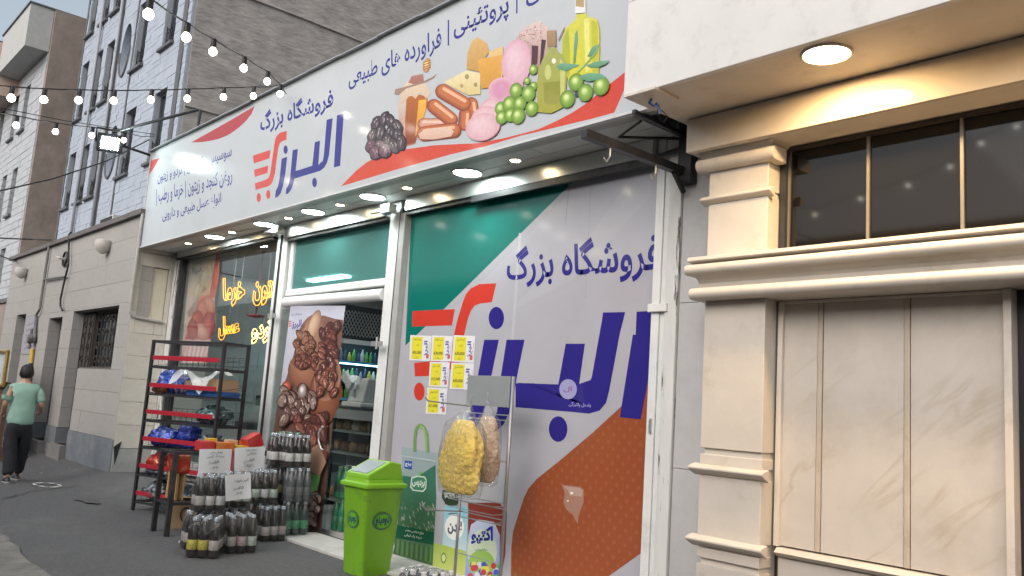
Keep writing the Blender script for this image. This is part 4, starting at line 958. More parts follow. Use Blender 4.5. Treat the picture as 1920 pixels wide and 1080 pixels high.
def beak(name, x0, x1, z, d=.07, h=.05):
    t = MB(); t.prism([(x0, PY+.02, z-h), (x0, PY-d*.4, z-h*.55), (x0, PY-d, z-.005), (x0, PY-d, z+.008), (x0, PY-d*.4, z+.022), (x0, PY+.02, z+.03)], (x1-x0, 0, 0)); return build(name, t, marble, mb_, bevel=.005)
beak('moulding', PX0-.05, PX1+.04, 1.17, .055, .045); beak('moulding', PX0-.05, PX1+.04, .745, .055, .045)
beak('moulding', PX0-.045, PX1+.035, 2.865, .04, .035)
roll('capital_roll', PX0-.07, PX1+.06, PY-.02, 3.095, .045, .12)
t = MB(); t.hexa([(PX0-.03,PY-.03,3.141),(PX1+.03,PY-.03,3.141),(PX1+.03,4.66,3.141),(PX0-.03,4.66,3.141)], [(PX0-.06,PY-.06,3.172),(PX1+.06,PY-.06,3.172),(PX1+.06,4.66,3.172),(PX0-.06,4.66,3.172)]); build('capital', t, marble, mb_, bevel=.003)
def run(name, x0, y0, y1, z0, z1, pieces=3.2, m_=marble):
    x = x0
    while x < RB1: x2 = min(x+pieces, RB1); slab(name, (x+.001, y0, z0), (x2-.001, y1, z1), m_); x = x2
# cornice running over the panel
t = MB(); t.prism([(-3.22, 4.66, 2.48), (-3.22, 4.34, 2.472), (-3.22, 4.335, 2.447), (-3.22, 4.41, 2.432), (-3.22, 4.66, 2.432)], (RB1+3.22, 0, 0)); build('cornice_ledge', t, marble, mb_, bevel=.004)
roll('cornice_roll', -3.235, RB1, 4.36, 2.394, .034, .29)
t = MB(); t.prism([(-3.19, 4.66, 2.359), (-3.19, 4.375, 2.359), (-3.19, 4.42, 2.335), (-3.19, 4.43, 2.315), (-3.19, 4.43, 2.285), (-3.19, 4.66, 2.285)], (RB1+3.19, 0, 0)); build('frieze', t, marble, mb_)
roll('cornice_roll', -3.21, RB1, 4.385, 2.244, .037, .28)
# recessed panel of slabs
def wx(px, py, Y=WY): return P(px, py, Y=Y).x
xs_ = [-2.73, wx(1459,800), wx(1531,800), wx(1541,800), wx(1695,800), wx(1707,800), wx(1889,800)]
pz0, pz1 = P(1460,1022,Y=WY).z, 2.205
slab('panel_frame', (-2.69, WY-.03, pz0-.005), (xs_[1], WY+.08, pz1-.002), marble)
for a, b, d, m__ in ((xs_[1], xs_[2], .0, veined), (xs_[2], xs_[3], -.004, MATS['strip']), (xs_[3], xs_[4], .002, veined), (xs_[4], xs_[5], -.004, MATS['strip']), (xs_[5], xs_[6], .0, veined)):
    slab('panel_slab', (a+.002, WY+d, pz0), (b-.002, WY+.09, pz1-.002), m__, .002)
xe = wx(1906, 800)
slab('panel_frame', (xs_[6]+.002, WY-.05, 0), (xe, WY+.09, pz1-.002), marble)
t = MB(); t.prism([(-2.7, WY+.09, pz0-.008), (-2.7, WY-.03, pz0-.01), (-2.7, WY-.06, pz0-.035), (-2.7, WY-.03, pz0-.058), (-2.7, WY+.09, pz0-.062)], (xs_[6]+2.7, 0, 0)); build('panel_moulding', t, marble, mb_, bevel=.003)
slab('base_slab', (-2.7, WY-.01, 0), (xs_[6], WY+.09, pz0-.064), veined)
slab('panel_trim', (-2.69, WY-.02, 2.185), (xe, WY-.006, 2.203), marble, .003)
t = MB(); t.box((-2.75, WY+.095, 0), (xe, WY+.11, pz1)); build('joint_backing', t, iron, mb_)
t = MB(); t.box((xe+.003, WY+.03, 0), (xe+1.5, WY+.095, pz1-.003)); build('dark_door', t, mat('dark_door', (.02,.02,.022), .3, .1, 5), mb_)
# transom window
wz0, wz1 = 2.482, 3.168
t = MB(); t.box((-2.75, WY+.015, wz0), (RB1, WY+.022, wz1)); build('window_pane', t, mat('dark_mirror', (.009,.008,.007), .05, 0, spec=.35), mb_)
gilt = mat('bronze_frame', (.22,.19,.15), .4, .1, 9, metal=.3)
for px in (1478, 1627, 1804):
    x = wx(px, 380); t = MB(); t.box((x-.009, WY-.0, wz0), (x+.009, WY+.0145, wz1-.02)); build('mullion', t, gilt, mb_)
for x in (-1.1, -.6, 0, .6):
    t = MB(); t.box((x-.009, WY-.0, wz0), (x+.009, WY+.0145, wz1-.02)); build('mullion', t, gilt, mb_)
t = MB(); t.box((-2.73, WY-.03, wz0), (-2.69, WY+.0145, wz1-.02)); build('window_frame', t, blacksteel, mb_)
t = MB(); t.box((-2.74, WY-.01, wz1-.025), (RB1, WY+.0145, wz1)); build('window_head', t, mat('dark_bronze', (.04,.033,.025), .5), mb_)
# polished beam, soffits, fascia
SF, YB, XL = 3.40, 4.345, P(1286,283,Y=4.345).x
polish = mat('polished_marble', (.56,.49,.41), .03, .08, 2.2, dirt=(.43,.35,.27), dscale=2.4, damt=.5, rnd=.03, spec=.3)
x = XL
while x < RB1: x2 = min(x+2.9, RB1); slab('beam_face', (x+.001, YB, 3.172), (x2-.001, YB+.03, 3.392), polish, .003); x = x2
x = XL
while x < RB1: x2 = min(x+2.2, RB1); slab('soffit_slab', (x+.001, YB+.031, 3.174), (x2-.001, 4.72, 3.2), marble, .002); x = x2
t = MB(); t.box((XL+.01, YB+.06, 3.201), (RB1, 4.72, 3.39)); build('beam_core', t, tanplaster, mb_)
x = -3.34
while x < RB1:
    x2 = min(x+2.35, RB1); slab('soffit_slab', (x+.001, 3.83, SF), (x2-.001, 4.9, SF+.04)); x = x2
for (x0, x1, z0, z1) in courses(-3.34, RB1, SF-.003, 7, .62, 1.9, (), .05):
    slab('fascia_slab', (x0+.0015, 3.79, z0+.0015), (x1-.0015, 3.828, z1-.0015), fasciam, .003)
t = MB(); t.box((-3.335, 3.829, SF+.041), (RB1, 4.9, 7.0)); build('fascia_core', t, tanplaster, mb_)
def recessed(x, y, r, em, label, group=None):
    t = thing('recessed_light', label, 'light', (x, y, SF-.004), 0, group, world=False)
    b = MB(); b.tube([(cos(2*pi*k/28)*r*1.1, sin(2*pi*k/28)*r*1.1, 0) for k in range(28)], r*.09, 6, closed=True); build('rim', b, mat('cream_rim', (.6,.55,.46), .4), t, smooth=True)
    b = MB(); b.lathe([(r*.3, -.006), (r*.8, -.004), (r, -.001), (r, .003)], 28); build('diffuser', b, em, t, smooth=True)
    return t
wd = emat('warm_disc', (1,.68,.34), 230)
q = P(1550, 100, Z=SF)
recessed(q.x, q.y, .112, wd, 'big round warm recessed light in the marble soffit')
# the row carries on along the soffit, outside the picture
recessed(q.x+1.55, q.y, .112, wd, 'next round warm recessed light along the marble soffit')
recessed(q.x+3.1, q.y, .112, wd, 'farthest round warm recessed light along the marble soffit')
q = P(1222, 180, Z=SF)
t = thing('ceiling_plate', 'marble cover plate with blue wire at the soffit corner', 'plate', (q.x, q.y, SF-.02), world=False)
b = MB(); b.box((-.12,-.12,0), (.12,.12,.019)); build('plate', b, marble, t, bevel=.003)
b = MB(); b.tube([(.0,0,0), (.0,-.02,-.03), (.02,-.0,-.05), (.03,.01,-.03), (.05,.02,-.07), (.05,.02,-.1)], .008, 5); build('blue_wire', b, mat('blue_plastic', (.02,.09,.3), .4), t)
b = MB(); b.tube([(-.02,.1,0), (-.05,.12,-.05), (-.02,.15,-.1), (.03,.13,-.08), (.0,.1,-.04)], .004, 4); build('black_wire', b, iron, t)

# ------------------------------------------------------------------ string lights and floodlight
cord = mat('black_cord', (.012,.012,.013), .5)
glow = emat('bulb_glow', (1,.95,.84), 14); glow2 = emat('bulb_glow_warm', (1,.88,.68), 14)
D0 = .062
def along(px, py, dist): d = (px-960)*RT-(py-540)*UP+FPX*fw; return EYE+d.normalized()*dist
def string(label, bulbs, ends, cordpts, seed):
    root = thing('string_lights', label, 'string lights', ends[0])
    rr = random.Random(seed)
    L = [ends[0]]+cordpts+[ends[1]]; sm = []
    for a, b in zip(L[:-1], L[1:]): sm += [a, a.lerp(b, .5)+Vector((0,0,-.012*(b-a).length))]
    c = MB(); c.tube(sm+[L[-1]], .006, 5); build('cord', c, cord, root)
    for k, p in enumerate(bulbs):
        s = MB(); s.lathe([(.012, .105), (.02, .1), (.022, .045), (.018, .03)][::-1], 10, p); sk = build('socket', s, cord, root, smooth=True, auto=True)
        s = MB(); r = D0/2; s.lathe([(.0, -r)]+[(r*sin(pi*j/9), -r*cos(pi*j/9)) for j in range(1, 8)]+[(.016, r*1.0)], 14, p); build('bulb', s, glow if rr.random() < .6 else glow2, sk, smooth=True)
    return root
def bulbline(pxs, d0, d1): n_ = len(pxs); return [along(x, y, d0+(d1-d0)*k/(n_-1)) for k, (x, y) in enumerate(pxs)]
up = Vector((0,0,.1))
B = bulbline([(278,27),(349,70),(399,97),(457,128),(501,153),(525,176)], 5.6, 9.5)
string('string of bulbs running from the top edge down to the shop sign', B, (along(150,-55,4.4), P(537,176,Y=GY-.04)), [b+up for b in B], 1)
B = bulbline([(-45,178),(21,184),(82,187),(147,188),(213,189),(283,187),(351,185),(419,182),(475,180)], 8.2, 9.4)
string('level string of bulbs crossing in front of the grey stone block', B, (along(-120,150,8), P(520,160,Y=GY-.04)), [b+up for b in B], 2)
B = bulbline([(-30,224),(30,235),(104,247),(172,254),(232,263)], 9.6, 11.6)
string('lower sagging string of bulbs ending beside the floodlight', B, (along(-90,195,9), P(291,255,Y=GY-.03)), [b+up for b in B], 3)
# one more string along the far side of the street, behind the camera: it shows in the windows
vb = [P(x, y, Y=12.6) for x, y in ((1222,342),(1420,392),(1526,402),(1612,372),(1701,347),(1780,312),(1838,268),(1905,236))]
vb = [Vector((p.x, 9.24-12.6, p.z)) for p in vb]
string('string of bulbs along the opposite side of the street', vb, (Vector((vb[0].x-3, -3.4, vb[0].z+.4)), Vector((vb[-1].x+3, -3.4, vb[-1].z+.5))), [b+up for b in vb], 7)
def wire(label, pts, r=.007):
    b = MB(); b.tube(pts, r, 5); return solo('wire', b, cord, label, 'wire')
wire('thin black wire rising to the bent steel rod over the sign', [along(-10,360,11), along(100,335,11.5), along(200,302,12), P(280,262,Y=3.9)], .009)
wire('thin wire slanting past the low string of bulbs', [along(-10,200,12), along(120,226,12.4), along(290,252,13.6)], .005)
wire('black wire low over the house roof at the left edge', [along(-10,446,16), along(60,449,17), along(97,450,19)], .012)
wire('wire at the left edge beside the far building', [along(-10,476,17), along(20,487,20), along(30,490,22)], .012)
q = Vector((-13.3, 3.62, 4.98))
fl = thing('floodlight', 'square black floodlight with glaring white lamp beside the sign', 'floodlight', q, world=True)
c = q
aim = (Vector((-11.6, 4.2, 4.45))*.45+Vector((-6, 0, 3))*.55-c).normalized()
Mr = aim.to_track_quat('Y', 'Z').to_matrix().to_4x4(); Mt = Matrix.Translation(c) @ Mr
b = MB(); b.hexa([Mt @ Vector(p) for p in ((-.15,-.1,-.12),(.15,-.1,-.12),(.18,.06,-.14),(-.18,.06,-.14))], [Mt @ Vector(p) for p in ((-.15,-.1,.12),(.15,-.1,.12),(.18,.06,.14),(-.18,.06,.14))])
build('body', b, mat('black_plastic', (.02,.02,.022), .4), fl, bevel=.01)
b = MB(); b.box((-.115,.062,-.085), (.115,.068,.085), Mt); build('lamp', b, emat('flood_glow', (.8,1,1), 130), fl)
b = MB(); b.tube([Mt @ Vector((-.2,0,0)), Mt @ Vector((-.2,-.02,.2)), Mt @ Vector((.2,-.02,.2)), Mt @ Vector((.2,0,0))], .018, 6); build('bracket', b, MATS['black_plastic'], fl)
rod = thing('lamp_rod', 'bent black rod holding the floodlight out over the sign', 'rod', P(372,250,Y=GY+.1))
b = MB(); b.tube([P(369,252,Y=GY+.1), P(376,207,Y=GY+.1), P(371,206,Y=GY+.08), Vector((-13.3,3.64,5.16))], .022, 8); b.tube([Vector((-13.3,3.66,5.0)), P(282,291,Y=GY+.02)], .02, 8); build('rod', b, blacksteel, rod, smooth=True, auto=True)

# ------------------------------------------------------------------ behind the left window: neon words, hung poster
neon = emat('neon', (1,.4,.04), 3); NP = lambda x, y: P(x, y, Y=4.95); Z5 = zoom(5.4, 250, 440)
board = mat('neon_board', (.03,.025,.02), .5)
for word, q, lb in (('خرما', ((908,440),(1130,425),(1130,715),(908,738)), 'amber neon word on the upper left of the window'),
               ('زیتون', ((1210,462),(1500,430),(1500,700),(1210,728)), 'amber neon word on the upper right, partly behind the door post'),
               ('عسل', ((862,818),(1075,850),(1075,1030),(862,1075)), 'amber neon word just above the bread rack'),
               ('گردو', ((1195,840),(1450,810),(1450,1090),(1195,1110)), 'brightest amber neon word low beside the door post')):
    n_ = thing('neon_sign', lb, 'neon sign', NP(*Z5(q[3])[0]))
    t = MB(); put_text(t, word, Z5(*q), NP, .045, None, .011); build('neon_tube', t, emat('bright_neon', (1,.62,.2), 7) if word == 'گردو' else neon, n_)
    t = MB(); put_text(t, word, Z5(*q), lambda x, y: NP(x, y)+Vector((0,.02,0)), .07); build('backing', t, board, n_)
    c = NP(*Z5(((q[0][0]+q[1][0])/2, q[0][1]))[0]); t = MB(); t.tube([c+Vector((0,.01,-.1)), c+Vector((0,.01,3.36-c.z))], .003, 4); t.tube([c+Vector((.25,.01,-.1)), c+Vector((.25,.01,3.36-c.z))], .003, 4); build('hanger', t, mat('clear_wire', (.5,.5,.5), .4), n_)
hp = thing('hanging_poster', 'tall red and pink printed poster hung inside the left window', 'poster', P(360, 700, Y=4.9))
pr = Print(lambda x, y: P(x, y, Y=4.9))
pr.poly(Z5((575,245),(885,175),(740,1300),(480,1300)), (0.77,0.7,0.647), (0.7,0.35,0.35))
pr.poly(Z5((840,185),(885,175),(825,640),(770,640),(800,420)), (0.875,0.105,0.07), (0.7,0.175,0.14))
pr.poly(Z5((745,270),(815,230),(790,420),(770,620),(700,660),(690,560)), (0.875,0.665,0.49), (0.735,0.438,0.35))
pr.poly(Z5((640,640),(700,610),(810,650),(830,760),(760,860),(720,1000),(660,850)), (0.875,0.28,0.245), (0.787,0.245,0.228))
pr.poly(Z5((560,960),(600,810),(660,850),(720,1010),(780,800),(825,780),(790,1060),(520,1060)), (0.578,0.0788,0.0875), (0.525,0.07,0.0875))
pr.poly(Z5((700,460),(720,520),(745,550),(690,600),(620,740),(610,700)), (0.438,0.228,0.175)); pr.poly(Z5((590,720),(660,600),(640,700),(610,800),(560,840),(545,780)), (0.525,0.455,0.42), (0.35,0.175,0.175))
pr.poly(Z5((575,1060),(790,1060),(700,1300),(480,1300)), (0.735,0.438,0.455), (0.875,0.578,0.595))
for (x, y, rx, ry, c, e, ro) in ((700,760,13,24,(.62,.22,.18),(.5,.12,.11),.3), (770,700,10,17,(.68,.3,.24),(.55,.17,.14),-.3), (640,880,12,22,(.55,.12,.11),(.36,.05,.06),.2), (760,920,13,26,(.5,.1,.1),(.3,.04,.05),.1), (690,980,12,18,(.66,.32,.28),(.42,.1,.1),-.4), (600,960,10,20,(.42,.07,.08),(.26,.04,.05),0), (660,560,8,24,(.74,.58,.47),(.6,.42,.33),.35), (760,400,8,26,(.78,.62,.48),(.62,.42,.32),.15), (840,420,6,26,(.78,.16,.1),(.6,.07,.05),.1), (720,430,8,20,(.72,.6,.5),(.6,.45,.36),.3)):
    pr.ell(*Z5((x, y))[0], rx, ry, c, e, ro, tuple(min(.9, v*1.25) for v in c))
for k in range(9): pr.poly(Z5((560+k*22,1090),(572+k*22,1085),(540+k*20,1300),(525+k*20,1300)), (0.88,0.665,0.665) if k % 2 else (0.63,0.315,0.333))
pr.text('فروشگاه بزرگ', Z5((615,278),(692,268),(690,300),(615,310)), (0.05,0.05,0.09)); pr.text('البرز', Z5((622,325),(692,335),(686,385),(618,405)), (0.07,0.07,0.28), .03)
for k in range(3): pr.poly(Z5((598,342+k*16),(618,336+k*16),(617,345+k*16),(599,352+k*16)), (0.07,0.07,0.28))
pr.done('poster', hp, prm)
t = MB(); t.tube([P(*Z5((570,240))[0], Y=4.91), P(*Z5((890,168))[0], Y=4.91)], .012, 6); build('poster_rail', t, alu, hp)
# goods and cabinets inside
t = thing('display_counter', 'glass fronted counter with loaves behind the open door', 'counter', (-9.6, 6.2, .04))
cm = mat('counter_grey', (.2,.2,.2), .4)
CA, CB = -10.7, -8.7
b = MB()
for z in (.1, .72, 1.0): b.box((CA, 6.0, z), (CB, 6.6, z+.025))
build('shelf', b, alu, t)
b = MB(); b.box((CA, 5.98, 1.31), (CB, 6.62, 1.335)); build('top', b, mat('counter_top', (.05,.055,.07), .2), t)
b = MB(); b.box((CA, 5.97, 1.18), (CB, 5.985, 1.3)); build('front_band', b, alu, t)
for x in (CA, -10.15, -9.25, CB-.03):
    b = MB(); b.box((x, 6.0, .04), (x+.03, 6.03, 1.3)); build('upright', b, blacksteel, t)
b = MB(); b.box((CA, 5.988, .1), (CB, 5.994, 1.175)); build('front_glass', b, clear, t)
b = MB(); b.box((CA, 6.6, .04), (CB, 6.64, 1.3)); build('back', b, cm, t)
rr = random.Random(31)
lm = [mat('loaf_a', (.3,.17,.08), .7, .2, 12), mat('loaf_b', (.2,.09,.05), .7, .2, 12), mat('loaf_c', (.5,.42,.33), .6, .2, 12)]
row = {1.025: 'top', .745: 'middle', .125: 'bottom'}
for z in (1.025, .745, .125):
    for k in range(9):
        b = MB(); b.lathe([(.02,0),(.07,.01),(.09,.06),(.07,.12),(.02,.14)], 10, (0,0,0), sx=1.1, sy=.9); c = Vector((-10.5+k*.21+rr.uniform(-.02,.02), 6.2, z)); b.v = [v+c for v in b.v]
        solo('loaf', b, rr.choice(lm), 'wrapped loaf on the %s shelf of the glass counter' % row[z], 'loaf', 'loaves on the %s counter shelf' % row[z], smooth=True)
t = thing('fridge', 'open shop refrigerator with blue lit shelves of bottles', 'refrigerator', (-13.6, 8.1, .04))
b = MB(); b.box((-13.98, 7.0, .04), (-13.9, 9.15, 3.1)); b.box((-13.899, 7.0, 2.49), (-13.2, 9.15, 3.1)); b.box((-13.899, 7.0, .04), (-13.2, 9.15, .5)); build('cabinet', b, mat('fridge_dark', (.035,.04,.045), .4), t)
b = MB(); b.box((-13.2, 7.0, 2.41), (-13.16, 9.15, 2.489)); build('bumper', b, whitepaint, t)
b = MB()
for k in range(30):
    y = 7.05+k*.07; b.tube([(-13.18, y, 2.55), (-13.18, min(y+.28,9.14), 3.0)], .006, 4); b.tube([(-13.178, min(y+.28,9.14), 2.55), (-13.178, y, 3.0)], .006, 4)
build('mesh', b, alu, t)
b = MB()
for z in (1.1, 1.42, 1.75, 2.08): b.box((-13.89, 7.0, z), (-13.25, 9.15, z+.02))
build('shelf', b, mat('blue_shelf', (.12,.3,.42), .4), t)
b = MB()
for z in (2.455, 2.05): b.box((-13.34, 7.02, z), (-13.26, 9.12, z+.025))
build('tube_light', b, emat('fridge_tube', (.45,.82,1), 5), t)
for z in (1.1, 1.42, 1.75, 2.08):
    b = MB(); b.box((-13.248, 7.0, z-.012), (-13.235, 9.15, z+.03)); build('price_rail', b, mat('rail_blue', (.1,.4,.6), .3), t)
bm = [mat('juice%d' % i, c, .25, .05) for i, c in enumerate(((.5,.45,.05),(.12,.4,.1),(.55,.56,.52),(.05,.1,.2),(.5,.16,.05),(.35,.36,.36)))]
nm_ = ['yellow', 'green', 'white', 'blue', 'orange', 'grey']
for z, sh in ((1.122,'bottom'), (1.442,'third'), (1.772,'second'), (2.102,'top')):
    for k in range(18):
        i = rr.randrange(6); b = MB(); r = rr.uniform(.03,.042); h = rr.uniform(.16,.24); b.lathe([(r*.9,0),(r,.02),(r,h*.6),(r*.4,h*.85),(r*.4,h)], 8, (-13.33, 7.45+k*.09, z))
        solo('bottle', b, bm[i], 'small %s bottle on the %s shelf of the blue lit refrigerator' % (nm_[i], sh), 'bottle', '%s bottles on the %s refrigerator shelf' % (nm_[i], sh), smooth=True)
t = thing('slicer', 'pale food slicer machine standing on the counter inside', 'slicer', (-9.85, 6.25, 1.336))
O = Vector((-1.72, .02, .106))
Ms = Matrix.Translation(O)
b = MB(); b.box((-8.4, 6.05, 1.231), (-7.9, 6.45, 1.3), Ms); b.hexa([Ms @ Vector(p) for p in ((-8.36,6.1,1.3),(-7.95,6.1,1.3),(-7.95,6.42,1.3),(-8.36,6.42,1.3))], [Ms @ Vector(p) for p in ((-8.1,6.15,1.62),(-7.92,6.15,1.62),(-7.92,6.38,1.62),(-8.1,6.38,1.62))]); build('housing', b, mat('slicer_white', (.6,.6,.58), .3), t, bevel=.02)
b = MB(); b.lathe([(.01,0),(.17,.006),(.17,.014),(.01,.02)], 24, Ms @ Vector((-8.22,6.15,1.5)), Matrix.Rotation(radians(62), 4, 'Y')); build('blade', b, alu, t, smooth=True, auto=True)
b = MB(); b.box((-.14,-.03,-.06), (.14,.03,.06), Ms @ Matrix.Translation((-8.24,6.03,1.58)) @ Matrix.Rotation(.6, 4, 'Y')); build('guard', b, MATS['slicer_white'], t, bevel=.01)
t = thing('shop_scale', 'dark weighing scale on the counter behind the left window', 'scale', (-11.9, 5.6, .9))
b = MB(); b.box((-12.6, 5.5, .04), (-11.2, 6.2, .9)); build('stand', b, cm, t)
b = MB(); b.box((-12.2, 5.55, .9), (-11.8, 5.9, 1.0)); b.box((-12.05, 5.85, 1.0), (-12.0, 5.88, 1.3)); b.box((-12.2, 5.84, 1.25), (-11.85, 5.9, 1.4)); build('body', b, blacksteel, t, bevel=.01)
for x, lb in ((-12.4, 'white tube lamp on the ceiling nearest the left wall'), (-9.8, 'white tube lamp on the ceiling over the glass counter'), (-6.5, 'white tube lamp on the ceiling behind the printed window')):
    t = thing('tube_lamp', lb, 'light', (x, 6.9, 3.36))
    b = MB(); b.box((x-.6, 6.9, 3.36), (x+.6, 7.05, 3.385)); build('tube', b, emat('inner_tube', (.9,.98,1), 18), t)
# pink scale hung inside the window
t = thing('hanging_scale', 'small pink hanging scale behind the neon words', 'scale', P(*Z5((1235,830))[0], Y=5.2))
c = P(*Z5((1240,830))[0], Y=5.2); b = MB(); b.lathe([(.02,-.02),(.12,0),(.13,.02),(.12,.015),(.02,-.005)], 14, c); build('pan', b, mat('pink_plastic', (.4,.04,.08), .4), t, smooth=True)
b = MB(); b.tube([c, c+Vector((.0,0,.35)), c+Vector((.02,0,1.4))], .012, 5); b.tube([c+Vector((.02,0,.9)), c+Vector((.02,0,1.35))], .03, 6); build('hanger', b, mat('red_strap', (.2,.03,.04), .5), t)

# ------------------------------------------------------------------ price cards on the printed window
TP = lambda x, y: P(x, y, Y=4.797)
cards = [(((352,142),(435,145),(428,243),(348,240)), 'نمک تصفیه', '495,000', 'leftmost price card of the top row'), (((437,143),(518,146),(511,245),(431,243)), 'پنیر لیقوان', '630,000', 'middle price card of the top row'), (((521,142),(605,145),(599,250),(513,245)), 'کره شیری', '630,000', 'right price card of the top row'),
         (((428,246),(506,248),(498,345),(423,342)), 'گوشت چرخی', '615,000', 'left price card of the middle row'), (((512,249),(600,252),(593,356),(505,351)), 'شکلات شیری', '650,000', 'lower right price card above the grey plate'), (((418,346),(497,348),(490,452),(411,448)), 'عسل طبیعی', '615,000', 'lowest price card above the hanging bag')]
for q, w_, n_, lb in cards:
    def bil(u, v):
        a = [q[0][i]*(1-u)+q[1][i]*u for i in (0,1)]; b_ = [q[3][i]*(1-u)+q[2][i]*u for i in (0,1)]
        return Z3((a[0]*(1-v)+b_[0]*v, a[1]*(1-v)+b_[1]*v))[0]
    pr = Print(TP); R = lambda a, b_, c_, d_: [bil(a,b_), bil(c_,b_), bil(c_,d_), bil(a,d_)]
    pr.poly(R(0,0,1,1), (.66,.66,.69)); pr.poly(R(.08,.06,.6,.95), (.66,.6,.04))
    pr.text(w_, R(.16,.1,.52,.22), (.06,.06,.03)); pr.text('قیمت', R(.26,.34,.44,.42), (.1,.1,.03)); pr.text(n_, R(.13,.62,.56,.76), (.04,.04,.02), .02); pr.text('ریال', R(.26,.84,.42,.92), (.1,.1,.03))
    pr.text('البرز', [bil(.66,.85), bil(.66,.2), bil(.88,.2), bil(.88,.85)], (.06,.06,.35), .035); pr.poly(R(.8,.72,.93,.9), (.5,.1,.1)); pr.text('فروشگاه', [bil(.9,.7), bil(.9,.25), bil(.96,.25), bil(.96,.7)], (.3,.12,.2))
    solo('price_card', pr.mb, prm, lb, 'price card', 'yellow price cards on the printed window')
# ------------------------------------------------------------------ tall bread rack
RK = radians(19); RW, RD, RH = 1.19, .36, 1.98
rack = thing('bread_rack', 'tall black wire rack with red shelf strips before the left window', 'rack', (-10.36, 3.6, 0), RK, world=False)
for (x, y) in ((0,0), (RW,0), (0,RD), (RW,RD)):
    b = MB(); b.box((x-.016, y-.016, 0), (x+.016, y+.016, RH)); build('post', b, blacksteel, rack)
b = MB()
for y in (0, RD): b.box((.017, y-.014, RH-.03), (RW-.017, y+.014, RH-.002))
for x in (0, RW): b.box((x-.014, .017, RH-.03), (x+.014, RD-.017, RH-.002))
build('top_frame', b, blacksteel, rack)
levels = [.12, .44, .78, 1.10, 1.36, 1.68]; levels = [.10, .41, .72, 1.03, 1.34, 1.66]
redm = mat('red_strip', (.34,.018,.032), .35, .08, 8); wirem = mat('black_wire', (.03,.03,.032), .45)
for z in levels:
    b = MB()
    for y in (0, RD): b.box((.017, y-.012, z-.012), (RW-.017, y+.012, z+.012))
    for x in (0, RW): b.box((x-.012, .017, z-.0122), (x+.012, RD-.017, z+.0118))
    build('shelf_rail', b, blacksteel, rack)
    b = MB()
    for k in range(13): x = .02+k*(RW-.04)/12; b.tube([(x, .01, z+.13), (x, .01, z+.016), (x, RD-.01, z+.016), (x, RD-.01, z+.16)], .003, 4)
    for k in range(5): y = .03+k*(RD-.06)/4; b.tube([(.02, y, z+.019), (RW-.02, y, z+.019)], .003, 4)
    for zz in (.06, .11, .16): b.tube([(.02, RD-.006, z+zz), (RW-.02, RD-.006, z+zz)], .003, 4)
    for x in (.02, RW-.02):
        for zz in (.07, .14): b.tube([(x, .02, z+zz-.05), (x, RD-.02, z+zz)], .003, 4)
    build('wire_basket', b, wirem, rack)
    b = MB(); b.box((.055, -.035, z+.085), (RW-.03, -.026, z+.135)); build('red_strip', b, redm, rack, bevel=.002)
Mrk = Matrix.Translation((-10.36, 3.6, 0)) @ Matrix.Rotation(RK, 4, 'Z')
def onrack(x, y, z): return Mrk @ Vector((x, y, z))
# crinkled bags
def bagmesh(w, d, h, seed, n=14, m_=12, crink=.18):
    q = random.Random(seed); b = MB(); vs = []; ph = [q.uniform(0, 6.28) for _ in range(8)]
    for i in range(m_+1):
        v = i/m_; prof = sin(pi*min(1, max(0, .06+v*.9)))**.55
        for j in range(n):
            a = 2*pi*j/n; c, s_ = cos(a), sin(a)
            r = 1+crink*(sin(3*a+ph[0]+v*4)*.35+sin(7*a+ph[1]-v*9)*.3+sin(11*v+ph[2]+2*a)*.35+q.uniform(-.5,.5)*.7)
            e = .62
            vs.append((math.copysign(abs(c)**e, c)*w/2*prof*r, math.copysign(abs(s_)**e, s_)*d/2*prof*r, h*(v+q.uniform(-.02,.02)*(0 < i < m_))))
    fs = [(i*n+j, i*n+(j+1) % n, (i+1)*n+(j+1) % n, (i+1)*n+j) for i in range(m_) for j in range(n)]
    fs += [tuple(range(n-1,-1,-1)), tuple(m_*n+j for j in range(n))]
    b.idx(vs, fs); return b
def foil(name, c1, c2, sc=9, rough=.25, metal=.2):
    M = mat(name, c1, rough, .25, sc, col2=c2, metal=metal, bump=.35, bscale=18); return M
bluefoil = foil('blue_foil', (.02,.06,.38), (.45,.47,.6), 16); bluedk = foil('navy_foil', (.02,.04,.28), (.1,.16,.5), 16); bluewhite = foil('blue_white_foil', (.05,.1,.42), (.62,.6,.55), 24)
redbag = foil('red_foil', (.4,.03,.02), (.42,.22,.1), 12); darkbag = foil('dark_foil', (.03,.045,.06), (.3,.33,.36), 20); greyfoil = foil('grey_foil', (.06,.07,.08), (.35,.38,.4), 22)
def bag(label, cat, m_, loc, w, d, h, seed, tilt=0, rz=0, group=None, crink=.18):
    b = bagmesh(w, d, h, seed, crink=crink); Mx = Matrix.Rotation(rz, 4, 'Z') @ Matrix.Rotation(tilt, 4, 'Y'); b.v = [Mx @ v for v in b.v]
    mz = min(v.z for v in b.v); b.v = [v-Vector((0,0,mz))+Vector(loc) for v in b.v]
    return crumple(solo('snack_bag', b, m_, label, cat, group, smooth=True), .055, .05)
z2 = levels[4]+.022; z4 = levels[2]+.022
bag('plump shiny blue snack bag at the left of the second shelf', 'snack bag', bluefoil, onrack(.17,.16,z2), .27, .24, .26, 1, .1, RK, 'snack bags on the bread rack')
bag('blue snack bag with white and orange print beside the clear film', 'snack bag', bluewhite, onrack(.44,.17,z2), .24, .24, .24, 2, -.12, RK, 'snack bags on the bread rack')
bag('small reddish snack bag showing under the second red strip', 'snack bag', foil('brown_foil', (.2,.06,.03), (.5,.35,.2), 20), onrack(.16,.05,z2), .22, .06, .07, 3, 0, RK, 'snack bags on the bread rack')
